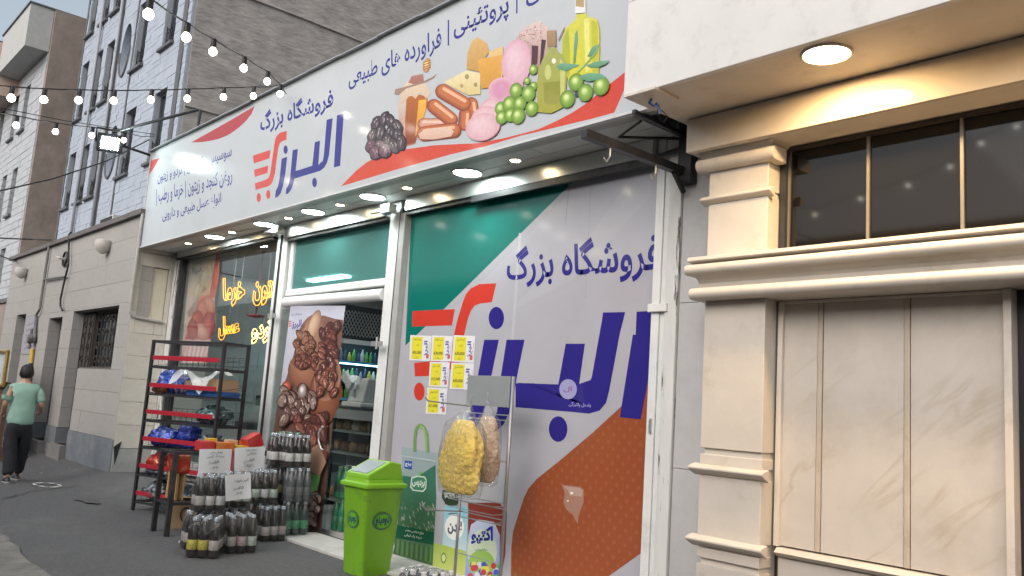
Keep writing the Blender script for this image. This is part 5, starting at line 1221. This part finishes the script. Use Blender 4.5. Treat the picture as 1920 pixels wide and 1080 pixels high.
bag('blue crinkled snack bag at the left of the fourth shelf', 'snack bag', bluedk, onrack(.14,.16,z4), .25, .26, .2, 4, .2, RK, 'snack bags on the bread rack')
bag('blue snack bag in the middle of the fourth shelf', 'snack bag', bluefoil, onrack(.36,.15,z4), .24, .25, .19, 5, -.25, RK, 'snack bags on the bread rack')
bag('tallest dark blue snack bag standing on the fourth shelf', 'snack bag', bluedk, onrack(.58,.2,z4), .26, .2, .28, 6, -.1, RK, 'snack bags on the bread rack')
bag('red and orange snack bag under the fourth red strip', 'snack bag', redbag, onrack(.2,.12,levels[1]+.022), .3, .2, .22, 7, 0, RK, 'snack bags on the bread rack')
bag('flat dark bag lying on the fifth shelf', 'snack bag', darkbag, onrack(.35,.12,levels[1]+.02), .4, .3, .08, 8, 0, RK, 'dark bags low on the rack')
bag('dark silvery crumpled bag on the lowest shelf', 'snack bag', greyfoil, onrack(.3,.12,levels[0]+.02), .4, .3, .22, 9, .1, RK, 'dark bags low on the rack', .35)
bag('second dark silvery bag to the right on the lowest shelf', 'snack bag', darkbag, onrack(.7,.16,levels[0]+.02), .38, .3, .2, 10, -.1, RK, 'dark bags low on the rack', .35)
bag('dark green heap of bags on the right of the third shelf', 'snack bag', foil('green_foil', (.03,.06,.06), (.25,.4,.4), 22), onrack(.95,.18,levels[3]+.02), .4, .28, .2, 11, 0, RK, 'dark bags low on the rack', .3)
bag('dark heap of bags on the right of the fourth shelf', 'snack bag', greyfoil, onrack(.98,.18,levels[2]+.02), .36, .28, .18, 12, 0, RK, 'dark bags low on the rack', .3)
def boxat(name, a, b_, m_, label, cat, group=None, M=None, bevel=.003):
    t = MB(); t.box(a, b_, M); return solo(name, t, m_, label, cat, group, bevel=bevel)
card = mat('cardboard', (.36,.24,.14), .8, .12, 6, dirt=(.26,.16,.09), dscale=4)
boxat('plastic_tray', (.62,.03,z2), (1.16,.33,z2+.06), mat('blue_tray', (.03,.1,.32), .4), 'flat blue tray under the cardboard boxes on the rack', 'tray', M=Mrk)
boxat('carton', (.93,.05,z2+.062), (1.15,.31,z2+.20), card, 'open brown carton on the blue tray at the right', 'carton', 'cartons on the bread rack', M=Mrk)
boxat('carton', (.54,.06,z2+.062), (.91,.3,z2+.17), mat('grey_card', (.25,.19,.15), .8), 'long brownish carton under the clear plastic film', 'carton', 'cartons on the bread rack', M=Mrk)
# clear film thrown over the boxes
b = MB(); nx_, ny_ = 16, 8; rr = random.Random(12); vs = []
for j in range(ny_+1):
    for i in range(nx_+1):
        u, v = i/nx_, j/ny_
        x = .36+u*.72; y = -.03+v*.36; z = z2+.24+.05*sin(u*7+v*3)+rr.uniform(-.025,.025)-(.15*max(0, 1-v*3.2))*(.6+.5*sin(u*9+1))
        vs.append(onrack(x, y, z))
b.idx(vs, [(j*(nx_+1)+i, j*(nx_+1)+i+1, (j+1)*(nx_+1)+i+1, (j+1)*(nx_+1)+i) for j in range(ny_) for i in range(nx_)])
solo('plastic_film', b, milky, 'crumpled clear plastic film draped over cartons on the rack', 'plastic film', smooth=True)

# ------------------------------------------------------------------ low table with boxes and hand-written papers
TX0, TX1, TY0, TY1, TZ = -8.82, -8.47, 3.29, 4.5, .82
tb = thing('display_table', 'low black steel table of snack boxes beside the stacked bottles', 'table', (-8.65, 3.9, 0))
for (x, y) in ((TX0,TY0), (TX1,TY0), (TX0,TY1), (TX1,TY1)):
    b = MB(); b.box((x-.022, y-.022, 0), (x+.022, y+.022, TZ)); build('leg', b, blacksteel, tb)
b = MB()
for z in (.3, TZ-.03):
    for y in (TY0, TY1): b.box((TX0+.023, y-.014, z), (TX1-.023, y+.014, z+.026))
    for x in (TX0, TX1): b.box((x-.014, TY0+.023, z+.001), (x+.014, TY1-.023, z+.027))
build('frame', b, blacksteel, tb)
b = MB()
for z in (.325, TZ-.004):
    for k in range(9): y = TY0+.05+k*(TY1-TY0-.1)/8; b.tube([(TX0, y, z), (TX1, y, z)], .004, 4)
    for k in range(4): x = TX0+.04+k*(TX1-TX0-.08)/3; b.tube([(x, TY0, z), (x, TY1, z)], .004, 4)
build('wire_shelf', b, wirem, tb)
sb = thing('breadstick_pack', 'red topped clear pack of breadsticks inside the low table', 'pack', (-8.65, 3.42, .335))
b = MB(); rr = random.Random(5)
for k in range(34):
    x = -8.79+ (k % 17)*.0175; y = 3.36+(k//17)*.06+rr.uniform(-.01,.01); b.tube([(x, y, .34), (x+rr.uniform(-.01,.01), y+rr.uniform(-.01,.01), .64+rr.uniform(-.03,.02))], .0085, 5)
build('sticks', b, mat('breadstick', (.4,.24,.1), .7, .2, 30), sb)
b = MB(); b.box((-8.8, 3.33, .6), (-8.49, 3.46, .78)); build('red_wrap', b, redbag, sb, bevel=.02)
orange = mat('orange_box', (.5,.12,.02), .4, .15, 8, col2=(.55,.3,.08)); redbox = mat('red_box', (.42,.025,.03), .4, .12, 8, col2=(.5,.1,.08)); yellowb = mat('yellow_box', (.55,.36,.03), .4, .1, 8)
def tbox(px, py, w, d, h, m_, label, rz=0, ry=0, X=-8.55):
    q = P(px, py, X=X); z = TZ+.005
    M = Matrix.Translation((X, q.y, z+h/2+abs(sin(ry))*w*.42)) @ Matrix.Rotation(rz, 4, 'Z') @ Matrix.Rotation(ry, 4, 'X')
    boxat('snack_box', (-d/2,-w/2,-h/2), (d/2,w/2,h/2), m_, label, 'snack box', 'snack boxes on the low table', M)
tbox(384,836,.14,.16,.1,redbox,'red snack box at the left end of the low table')
tbox(394,838,.09,.1,.12,yellowb,'small yellow box beside the left red snack box', .1, 0, -8.66)
tbox(417,836,.2,.14,.09,orange,'long orange snack box in the middle of the table', .05)
tbox(432,838,.1,.1,.11,mat('patterned_box', (.5,.35,.22), .5, .3, 20, col2=(.4,.12,.06)),'small patterned box behind the middle papers', .2, 0, -8.66)
tbox(452,842,.16,.12,.06,yellowb,'flat yellow snack box left of the tilted red one')
tbox(472,836,.17,.13,.14,redbox,'tilted shiny red and orange snack box on the right', .15, .45)
tbox(462,838,.13,.12,.1,orange,'orange snack box behind the tilted red one', -.1, 0, -8.68)
bx = MB(); bx.box((-8.46, 3.852, .52), (-8.45, 3.876, .84)); solo('box_flap', bx, redbox, 'narrow red and yellow box side between two papers', 'box side')
def note(px, label, lines, X, seed):
    pl_ = lambda x, y: P(x, y, X=X); pr = Print(pl_, Vector((.0006, 0, 0)))
    q = px; rr = random.Random(seed)
    def bil(u, v):
        a = [q[0][i]*(1-u)+q[1][i]*u for i in (0,1)]; b_ = [q[3][i]*(1-u)+q[2][i]*u for i in (0,1)]
        return (a[0]*(1-v)+b_[0]*v, a[1]*(1-v)+b_[1]*v)
    N = 6
    for i in range(N):
        for j in range(N):
            pts = [(i/N,j/N),((i+1)/N,j/N),((i+1)/N,(j+1)/N),(i/N,(j+1)/N)]
            pr.mb.face([pl_(*bil(*p))+Vector((.012*sin(p[0]*4+seed)*p[1],0,0)) for p in pts], [(.62,.63,.66)]*4)
    pr.k = 24
    for (t_, u0, u1, v0, v1) in lines: pr.text(t_, [bil(u0,v0),bil(u1,v0-.02),bil(u1,v1-.02),bil(u0,v1)], (.025,.025,.05), .006)
    if lines:
        pr.poly([bil(.28,.60),bil(.62,.53),bil(.62,.545),bil(.28,.615)], (.03,.03,.06))
    back = MB(); o = solo('price_note', pr.mb, paper, label, 'paper note', 'hand-written price papers')
    o.modifiers.new('thick', 'SOLIDIFY').thickness = .0004
    return o
note([(374,842),(435,842),(432,887),(370,889)], 'hand-written white paper on the left of the snack table', [('سوهان عسلی', .32,.7,.08,.2), ('بسته ۴۰۰ گرمی', .24,.76,.25,.37), ('۷۵۰۰۰۰', .3,.62,.46,.58), ('۰۴۶۹۰۰۰', .34,.62,.72,.84)], -8.44, 1)
note([(440,840),(497,837),(495,882),(438,887)], 'hand-written white paper on the right of the snack table', [('سوهان لقمه', .36,.7,.06,.18), ('شکلاتی', .4,.7,.22,.34), ('۸۵۰۰۰۰', .3,.66,.46,.58), ('۰۶۵۹۰۰۰', .3,.62,.7,.82)], -8.44, 2)
bxm = MB(); a = P(421,890,X=-7.72); c = P(470,888,X=-7.72)
note([(422,891),(470,887),(470,934),(423,940)], 'hand-written white paper on the stacked bottles', [('المیر خانواده', .36,.88,.2,.34), ('۵۲۰۰۰', .3,.7,.48,.6), ('۰۳۶۳۰۰', .36,.66,.7,.82)], -7.56, 3)

# ------------------------------------------------------------------ shrink-wrapped drink packs
caps = {}
liquid = {'cola': mat('cola', (.016,.0115,.011), .1, 0, spec=.7), 'green': mat('green_bottle', (.03,.2,.09), .1, 0, spec=.6), 'silver': mat('clear_bottle', (.075,.08,.088), .08, 0, spec=.8), 'darkgreen': mat('dark_green_bottle', (.02,.045,.035), .12, 0, spec=.6)}
labelm = {}
def lab(n_, c, c2=None): labelm[n_] = mat('label_'+n_, c, .45, .2, 26, col2=c2); return n_
lab('grey', (.36,.34,.32), (.24,.2,.19)); lab('white', (.5,.5,.49), (.3,.28,.27)); lab('yellow', (.42,.38,.06), (.08,.07,.03)); lab('lightgreen', (.36,.42,.36), (.08,.26,.13)); lab('green', (.03,.2,.09), (.4,.45,.4)); lab('pink', (.36,.29,.28), (.27,.14,.13)); lab('dark', (.025,.05,.04), (.12,.2,.15)); lab('smoke', (.1,.105,.11), (.3,.3,.3))
capm = {'grey': mat('cap_grey', (.36,.41,.46), .35), 'green': mat('cap_green', (.08,.3,.16), .4), 'white': mat('cap_white', (.55,.57,.58), .4), 'black': mat('cap_dark', (.05,.05,.06), .4)}
BR, BH = .044, .33
def shared(name, mb, m_, smooth=True):
    me = bpy.data.meshes.new(name); me.from_pydata(mb.v, [], mb.f); me.materials.append(m_); me.update()
    if smooth:
        for p in me.polygons: p.use_smooth = True
        me.set_sharp_from_angle(angle=radians(40))
    return me
BM = {}
def bmesh_of(kind, what, m_):
    k = (kind, what)
    if k in BM: return BM[k]
    b = MB()
    if kind == 'bottle': b.lathe([(.03,0),(.04,.004),(BR,.02),(BR,.08),(BR*.97,.10),(BR*.95,.15),(BR,.165),(BR*.99,.185),(BR*.86,.22),(BR*.58,.258),(.021,.285),(.0145,.3),(.0145,.312)], 16)
    if kind == 'cap': b.lathe([(.0185,.304),(.0185,.328),(.015,.332)], 12)
    if kind == 'label': b.lathe([(BR*.99,.062),(BR*1.015,.064),(BR*1.015,.143),(BR*.99,.145)], 16)
    BM[k] = shared(kind, b, m_); return BM[k]
def link(name, me, parent, loc=(0,0,0)):
    o = bpy.data.objects.new(name, me); COL.objects.link(o); o.parent = parent; o.location = loc; return o
def filmmesh(nx, ny):
    b = MB(); w, d = nx*.092/2+.004, ny*.092/2+.004; q = random.Random(nx*7+ny); vs = []; n_ = 32
    for i, (z, f) in enumerate(((.0,1),(.08,1.01),(.18,1.0),(.24,.97),(.29,.86),(.325,.72),(.338,.4))):
        for j in range(n_):
            a = 2*pi*j/n_; c_, s_ = cos(a), sin(a); k_ = max(abs(c_), abs(s_)); k_ = k_**.8
            vs.append((w*c_/k_*f*(1+q.uniform(-.02,.02)), d*s_/k_*f*(1+q.uniform(-.03,.03)), z+q.uniform(-.008,.008)*(i > 0)))
    b.idx(vs, [(i*n_+j, i*n_+(j+1) % n_, (i+1)*n_+(j+1) % n_, (i+1)*n_+j) for i in range(6) for j in range(n_)]+[tuple(6*n_+j for j in range(n_))]); return shared('film', b, film)
FM = {}
def pack(label, loc, deg, kinds, labels, cap, nx=3, ny=2, group='shrink-wrapped packs of bottles by the shop door', wrap=True):
    t = thing('bottle_pack', label, 'bottle pack', loc, radians(deg), group, world=False); rr = random.Random(hash(label) % 999)
    for j in range(ny):
        for i in range(nx):
            x, y = (i-(nx-1)/2)*.092, (j-(ny-1)/2)*.092; kd = kinds
            lb = labels[i % len(labels)]
            bt = link('bottle', bmesh_of('bottle', kd, liquid[kd]), t, (x+rr.uniform(-.002,.002), y, 0)); bt.rotation_euler = (0, 0, rr.uniform(0, 6))
            link('cap', bmesh_of('cap', cap, capm[cap]), bt); link('label', bmesh_of('label', lb, labelm[lb]), bt)
    if wrap:
        if (nx, ny) not in FM: FM[(nx, ny)] = filmmesh(nx, ny)
        link('film', FM[(nx, ny)], t)
    return t
gh = gz
pack('front left pack with two yellow labelled cola bottles', (-7.46, 3.25, .005), 55, 'cola', ['yellow','yellow','grey'], 'grey', 3, 3)
pack('front middle pack of dark bottles with pinkish labels', (-7.56, 3.60, .005), 82, 'cola', ['grey','pink','lightgreen'], 'grey', 3, 3)
pack('front right pack of dark bottles at the edge of the white step', (-7.98, 4.13, .005), 96, 'cola', ['grey','grey','pink'], 'grey')
pack('pack behind the front left one, resting on the road', (-7.83, 3.33, .005), 83, 'cola', ['grey'], 'grey')
pack('pack behind the front middle one, resting on the road', (-8.03, 3.72, .005), 80, 'cola', ['grey'], 'grey')
pack('pack under the wrapped green labelled one, resting on the road', (-8.3, 4.1, .005), 85, 'cola', ['grey'], 'grey')
pack('raised pack with pale grey labels left of the hand-written paper', (-7.76, 3.36, .338), 83, 'cola', ['grey','white','white'], 'grey')
pack('raised pack behind the lowest hand-written paper', (-7.98, 3.72, .338), 80, 'cola', ['grey','lightgreen','lightgreen'], 'grey')
pack('raised pack with green and white labels right of the paper', (-8.22, 4.12, .338), 83, 'cola', ['lightgreen','white','lightgreen'], 'grey')
pack('lowest pack of green labelled bottles against the banner door', (-8.13, 4.45, .03), 88, 'darkgreen', ['green'], 'grey')
pack('middle pack of clear silvery bottles against the banner door', (-8.13, 4.45, .365), 88, 'silver', ['smoke'], 'grey')
pack('top pack of white labelled bottles against the banner door', (-8.2, 4.45, .70), 84, 'cola', ['white'], 'grey')
pack('pack of white labelled bottles on top, between table and banner door', (-8.38, 4.36, .70), 84, 'cola', ['white'], 'grey')
pack('middle pack with one yellow label between table and banner door', (-8.38, 4.36, .365), 84, 'cola', ['dark','yellow','dark'], 'black')
pack('lowest dark pack between table and banner door', (-8.38, 4.36, .03), 84, 'cola', ['dark'], 'black')
pack('tall dark bottles with green caps beside the snack table', (-8.72, 4.62, .70), 80, 'cola', ['dark'], 'green')
pack('dark bottle pack in the middle of the stack beside the table', (-8.72, 4.62, .365), 80, 'cola', ['dark','yellow','dark'], 'grey')
pack('dark bottle pack at the foot of the stack beside the table', (-8.72, 4.62, .03), 80, 'cola', ['dark'], 'grey')
pack('upper pack of green bottles behind the green bin', (-8.08, 5.03, .385), 12, 'green', ['dark'], 'green', 3, 2, 'green bottle packs inside the door')
pack('lower pack of green bottles behind the green bin', (-8.08, 5.03, .045), 12, 'green', ['green'], 'green', 3, 2, 'green bottle packs inside the door')
pack('upper pack of green bottles farther right inside the door', (-7.74, 5.08, .385), -6, 'green', ['dark'], 'green', 3, 2, 'green bottle packs inside the door')
pack('lower pack of green bottles farther right inside the door', (-7.74, 5.08, .045), -6, 'green', ['green'], 'green', 3, 2, 'green bottle packs inside the door')
q = P(800, 1078, Z=.3)
pack('pack of pale capped bottles at the bottom edge below the stand', (q.x, q.y, .005), 15, 'silver', ['white'], 'white', 4, 3)
ct = thing('carton', 'brown carton with a dark printed mark beside the low table', 'carton', (-8.95, 3.66, 0), radians(62), world=False)
b = MB(); b.box((-.16,-.1,0), (.16,.1,.3)); build('box', b, card, ct, bevel=.004)
b = MB(); b.tube([(.06*cos(.6+k*.55)*(1-k*.05)-.0, -.102, .15+.07*sin(.6+k*.55)) for k in range(9)], .008, 4); build('printed_mark', b, iron, ct)
b = MB(); b.box((-.15,.1,.296), (.15,.16,.302)); build('flap', b, card, ct)
b = MB(); b.face([P(334,1015,Z=.012), P(343,1011,Z=.02), P(346,1013,Z=.012), P(336,1018,Z=.01)]); solo('paper_scrap', b, paper if False else mat('scrap', (.6,.6,.62), .7), 'scrap of white paper on the road by the bottles', 'paper scrap')

# ------------------------------------------------------------------ green swing bin
bn = thing('swing_bin', 'bright green plastic bin with grey swing flap and round emblems', 'bin', (-6.27, 4.16, 0), radians(2), world=False)
gp = mat('green_plastic', (.185,.42,.022), .38, .08, 3, spec=.4, dirt=(.11,.22,.05), dscale=5, damt=.7, dlo=.55, dhi=.68)
def rrect(hx, hy, r, z, n=5):
    o = []
    for (sx_, sy_, a0) in ((1,1,0), (-1,1,pi/2), (-1,-1,pi), (1,-1,1.5*pi)):
        for k in range(n+1): a = a0+k*pi/2/n; o.append((sx_*(hx-r)+r*cos(a), sy_*(hy-r)+r*sin(a), z))
    return o
def loft(mb, rings, cap=True):
    n_ = len(rings[0]); vs = [p for r in rings for p in r]
    fs = [(i*n_+j, i*n_+(j+1) % n_, (i+1)*n_+(j+1) % n_, (i+1)*n_+j) for i in range(len(rings)-1) for j in range(n_)]
    if cap: fs += [tuple(range(n_-1,-1,-1)), tuple((len(rings)-1)*n_+j for j in range(n_))]
    mb.idx(vs, fs)
b = MB(); loft(b, [rrect(.135,.145,.03,0), rrect(.14,.15,.03,.02), rrect(.172,.192,.03,.69), rrect(.176,.196,.03,.70), rrect(.176,.196,.03,.735)]); body = build('body', b, gp, bn, smooth=True, auto=True)
b = MB(); loft(b, [rrect(.182,.202,.035,.715), rrect(.2,.22,.035,.72), rrect(.204,.224,.035,.735), rrect(.2,.22,.03,.752), rrect(.176,.196,.03,.762), rrect(.172,.19,.03,.79)]); lid = build('lid', b, gp, bn, smooth=True, auto=True)
b = MB()   # hood: low at the street side, high at the back
prof = [(-.188,.785), (-.18,.83), (.03,.935), (.045,.94), (.15,.925), (.182,.8), (.185,.785)]
b.prism([(-.165, y, z) for y, z in prof], (.33, 0, 0)); build('hood', b, gp, lid, bevel=.012, seg=3, smooth=True, auto=True)
b = MB(); n1 = Vector((0, -.105, .21)).normalized()*.006
c4 = [Vector((-.125,-.165,.8375)), Vector((.125,-.165,.8375)), Vector((.125,.02,.93)), Vector((-.125,.02,.93))]
b.hexa([p-n1*.5 for p in c4], [p+n1 for p in c4]); build('flap', b, mat('grey_flap', (.22,.26,.29), .3, .1, 8, dirt=(.5,.5,.5), dscale=9, damt=.4), lid, bevel=.004)
def emblem(face):
    R = (lambda u, v: Vector((.1645+(v-.45)*.046, u, v)) ) if face == 'x' else (lambda u, v: Vector((u, -(.1815+(v-.45)*.063), v)))
    st = Vector((.0012,0,0)) if face == 'x' else Vector((0,-.0012,0))
    w_ = .098 if face == 'x' else .085
    pr = Print(lambda x, y: R(x, y), st)
    dk, gr_ = (.01,.05,.13), (.13,.40,.012)
    pr.ell(0, .45, w_, .072, dk, n=28); pr.ell(0, .45, w_*.92, .065, gr_, n=28); pr.ell(0, .45, w_*.87, .061, dk, n=28); pr.ell(0, .45, w_*.82, .057, gr_, n=28)
    pr.text('دومینو', [(-w_*.72,.488),(w_*.72,.488),(w_*.72,.412),(-w_*.72,.412)], dk, .045)
    pr.done('emblem', body, prm)
emblem('x'); emblem('y')

# ------------------------------------------------------------------ wire stand with plate and hanging bags
st = thing('wire_stand', 'thin grey wire stand with blank plate and hooks before the printed window', 'stand', (-5.2, 4.42, 0))
gw = mat('grey_steel', (.3,.31,.32), .35, .1, 10, metal=.5)
SYd = 4.42; xr, xl = -4.87, -5.41
b = MB(); b.tube([(xr, SYd, .025), (xr, SYd, 1.7)], .014, 8); build('post', b, gw, st, smooth=True)
b = MB(); b.tube([(xl, SYd, .025), (xl, SYd, .75)], .012, 8); build('post', b, gw, st, smooth=True)
b = MB(); b.box((xl, SYd-.012, 1.46), (xr-.02, SYd-.006, 1.70)); build('plate', b, mat('plate_grey', (.24,.26,.27), .5, .08, 5), st, bevel=.002)
for z in (1.40, 1.36, 1.05, .74, .70, .62, .58, .3):
    b = MB(); b.tube([(xl+.04, SYd-.01, z), (xr, SYd-.01, z)], .0045, 5); build('cross_wire', b, gw, st)
for z, L in ((1.45, .42), (.62, .36)):
    b = MB(); b.tube([(xl+.05, SYd, z), (xl+.03, SYd-L, z+.02), (xl+.03, SYd-L-.03, z+.05), (xl+.03, SYd-L-.01, z+.075)], .006, 6); build('hook', b, gw, st)
b = MB(); b.box((xl-.02, SYd-.25, .004), (xl+.02, SYd+.05, .026)); b.box((xr-.02, SYd-.25, .004), (xr+.02, SYd+.05, .026)); build('foot', b, gw, st)
for zz in (.6, .66, .72):
    b = MB(); b.tube([(xl, SYd-.02, zz), (xl, SYd-.12, zz), (xr, SYd-.12, zz), (xr, SYd-.02, zz)], .004, 5); build('basket_wire', b, gw, st)
def puffs(name, base, c1, c2):
    M = mat(name, c1, .8, .25, 30, col2=c2, bump=.6, bscale=55); return M
def hanging_bag(label, c, w, d, h, m_, seed, top, cat='snack bag'):
    t = thing('hanging_bag', label, cat, c-Vector((0,0,h/2)))
    q = random.Random(seed); b = MB(); n_, k_ = 40, 30; vs = []; ph = [q.uniform(0,6.28) for _ in range(9)]
    for i in range(k_+1):
        v = i/k_; z = -h/2+h*v; pr_ = (sin(pi*(.04+.93*v)))**.36*(1.02-.12*v)
        for j in range(n_):
            a = 2*pi*j/n_; f = 1+.13*sin(2*a+ph[5]-3.5*v)+.08*sin(3*a+ph[0]+5*v)+.05*sin(5*a-7*v+ph[1])+.05*sin(9*v+ph[2])+.035*sin(13*a+17*v+ph[3])*sin(19*v+ph[4])+q.uniform(-.03,.03)
            vs.append(c+Vector((cos(a)*w/2*pr_*f, sin(a)*d/2*pr_*f, z)))
    b.idx(vs, [(i*n_+j, i*n_+(j+1) % n_, (i+1)*n_+(j+1) % n_, (i+1)*n_+j) for i in range(k_) for j in range(n_)]+[tuple(range(n_-1,-1,-1)), tuple(k_*n_+j for j in range(n_))])
    crumple(build('contents', b, m_, t, smooth=True), .03, -.014, sub=1)
    b = MB(); n_ = 26; vs = []
    for i, (v, f, zf) in enumerate(((-.545,.6,0),(-.5,.92,0),(-.3,1.03,0),(0,1.04,0),(.3,1.0,0),(.44,.82,0),(.54,.45,0),(.66,.12,1),(.74,.07,1),(.82,.16,1))):
        for j in range(n_):
            a = 2*pi*j/n_; rf = f*(1+q.uniform(-.06,.06)); p = c+Vector((cos(a)*w/2*rf, sin(a)*d/2*rf, h*v))
            if zf: p += (top-c-Vector((0,0,h*.72)))*1.0
            vs.append(p)
    b.idx(vs, [(i*n_+j, i*n_+(j+1) % n_, (i+1)*n_+(j+1) % n_, (i+1)*n_+j) for i in range(9) for j in range(n_)]+[tuple(range(n_-1,-1,-1))])
    build('clear_bag', b, bagfilm, t, smooth=True)
    return t
yel = puffs('yellow_puffs', 1, (.66,.49,.11), (.58,.41,.07)); brn = puffs('brown_puffs', 1, (.5,.39,.29), (.4,.28,.19))
cy = P(866, 856, Y=4.08)
hanging_bag('big clear bag of yellow corn puffs hanging on the stand', cy, .5, .17, .55, yel, 3, Vector((cy.x+.03, 4.1, cy.z+.40)))
cb = P(912, 842, Y=4.27)
hanging_bag('clear bag of brown puffs hanging behind the yellow one', cb, .27, .16, .50, brn, 5, Vector((cb.x-.03, 4.27, cb.z+.38)))

# ------------------------------------------------------------------ boy walking away down the lane
def skin(name, joints, edges, rad, m_, parent, root=0, sub=2):
    me = bpy.data.meshes.new(name); off = OFF[parent.name]
    me.from_pydata([Vector(j)-off for j in joints], edges, []); me.update()
    o = bpy.data.objects.new(name, me); COL.objects.link(o); o.parent = parent
    md = o.modifiers.new('skin', 'SKIN'); md.use_smooth_shade = True
    for i, v in enumerate(me.skin_vertices[0].data):
        r = rad[i]; v.radius = r if isinstance(r, tuple) else (r, r); v.use_root = (i == root)
    s = o.modifiers.new('sub', 'SUBSURF'); s.levels = sub; s.render_levels = sub
    me.materials.append(m_); return o
gb = gz(-13.4, 3.05)
boy = thing('person', 'boy in mint green shirt and black trousers walking away down the lane', 'person', (-13.45, 3.05, gb))
SC = 1.0
def B_(f, r, z): return Vector((-13.45-f, 3.0+r, gb+z))       # forward, to his right, up
skinm = mat('skin', (.42,.25,.18), .55, .06, 9); shirtm = mat('mint_shirt', (.26,.42,.35), .85, .1, 9, bump=.5, bscale=12); trous = mat('black_cloth', (.012,.013,.018), .85, .2, 9, bump=.3, bscale=20); hairm = mat('black_hair', (.008,.007,.007), .5, .3, 40, bump=.6, bscale=70)
J = [B_(0,0,.84), B_(-.01,0,1.0), B_(-.01,0,1.18), B_(0,0,1.3), B_(.02,0,1.38), B_(.03,.0,1.47), B_(.035,.0,1.55),
     B_(0,.155,1.27), B_(-.06,.225,1.06), B_(.1,.27,.96), B_(.16,.27,.95),
     B_(0,-.155,1.27), B_(-.02,-.22,1.06), B_(.14,-.2,.92), B_(.2,-.19,.9),
     B_(.0,.085,.8), B_(.06,.09,.46), B_(.2,.10,.09), B_(.3,.11,.04),
     B_(.0,-.085,.8), B_(-.04,-.09,.45), B_(-.16,-.09,.09), B_(-.06,-.1,.035)]
E_ = [(0,1),(1,2),(2,3),(3,4),(4,5),(5,6),(3,7),(7,8),(8,9),(9,10),(3,11),(11,12),(12,13),(13,14),(0,15),(15,16),(16,17),(17,18),(0,19),(19,20),(20,21),(21,22)]
R_ = [(.13,.1),(.125,.095),(.135,.1),(.1,.08),(.048,.05),(.085,.075),(.07,.065),.052,.04,.03,.026,.052,.04,.03,.026,.08,.055,.035,.03,.08,.055,.035,.03]
skin('body', J, E_, R_, skinm, boy)
Js = [B_(0,0,.735), B_(-.005,0,.88), B_(-.01,0,1.05), B_(-.01,0,1.2), B_(0,0,1.31), B_(.01,0,1.36), B_(0,.15,1.275), B_(-.03,.205,1.16), B_(-.045,.222,1.08), B_(0,-.15,1.275), B_(-.01,-.2,1.16), B_(-.018,-.22,1.08)]
skin('shirt', Js, [(0,1),(1,2),(2,3),(3,4),(4,5),(4,6),(6,7),(7,8),(4,9),(9,10),(10,11)], [(.19,.14),(.18,.135),(.17,.125),(.165,.12),(.115,.1),(.062,.06),.075,.075,.07,.075,.075,.07], shirtm, boy); crumple(bpy.context.scene.objects['shirt'], .09, .03, 'CLOUDS', 0)
Jt = [B_(0,0,.9), B_(0,0,.74), B_(.01,.09,.66), B_(.06,.095,.44), B_(.16,.10,.18), B_(.195,.10,.09), B_(0,-.09,.66), B_(-.04,-.09,.44), B_(-.125,-.09,.18), B_(-.15,-.09,.09)]
skin('trousers', Jt, [(0,1),(1,2),(2,3),(3,4),(4,5),(1,6),(6,7),(7,8),(8,9)], [(.15,.115),(.15,.12),.105,.085,.072,.07,.105,.085,.072,.07], trous, boy)
crumple(bpy.context.scene.objects['trousers'], .09, .025, 'CLOUDS', 0)
shoe = mat('dark_shoe', (.02,.02,.022), .5)
for (f, r) in ((.2,.1), (-.16,-.09)):
    b = MB(); b.lathe([(.03,0),(.05,.008),(.05,.035),(.035,.075),(.015,.09)], 14, B_(f+.06, r, 0), sx=2.5, sy=.95); build('shoe', b, shoe, boy, smooth=True)
    b = MB(); b.lathe([(.05,0),(.053,.004),(.053,.018),(.05,.022)], 14, B_(f+.06, r, 0), sx=2.5, sy=.97); build('sole', b, mat('pale_sole', (.3,.3,.3), .6), boy, smooth=True, auto=True)
b = MB(); n_ = 18; k_ = 9; q = random.Random(2); vs = []
for i in range(k_+1):
    th = i/k_*pi*.8
    for j in range(n_):
        a = 2*pi*j/n_; bk = cos(a)      # +1 = forward, where the hairline sits higher
        t_ = th*(1-.42*max(0, bk+.15)); rr_ = 1+q.uniform(-.05,.05)
        vs.append(B_(.03+.104*sin(t_)*cos(a)*rr_, .092*sin(t_)*sin(a)*rr_, 1.505+.112*cos(t_)*rr_))
b.idx(vs, [(i*n_+j, i*n_+(j+1) % n_, (i+1)*n_+(j+1) % n_, (i+1)*n_+j) for i in range(k_) for j in range(n_)]); build('hair', b, hairm, boy, smooth=True)
for s in (1, -1):
    b = MB(); b.lathe([(.004,-.028),(.016,-.02),(.02,.005),(.016,.022),(.006,.03)], 10, B_(.035, s*.086, 1.49), sx=.9, sy=.5); build('ear', b, skinm, boy, smooth=True)
    # a half closed hand with five fingers
    w_ = B_(.16,.27,.95) if s > 0 else B_(.2,-.19,.9)
    Jh = [w_+Vector((.01,0,0)), w_+Vector((-.05,0,.0))]; Eh = [(0,1)]; Rh = [(.024,.03),(.02,.034)]
    for k in range(4):
        yy = (k-1.5)*.017; i0 = len(Jh); L = (.03,.034,.032,.026)[k]
        Jh += [w_+Vector((-.055,yy,.004)), w_+Vector((-.055-L,yy,-.01)), w_+Vector((-.05-L,yy,-.034))]; Eh += [(1,i0),(i0,i0+1),(i0+1,i0+2)]; Rh += [.0085,.008,.007]
    i0 = len(Jh); Jh += [w_+Vector((-.015,-s*.034,-.008)), w_+Vector((-.045,-s*.044,-.02))]; Eh += [(0,i0),(i0,i0+1)]; Rh += [.011,.008]
    skin('hand', Jh, Eh, Rh, skinm, boy, 0, 1)
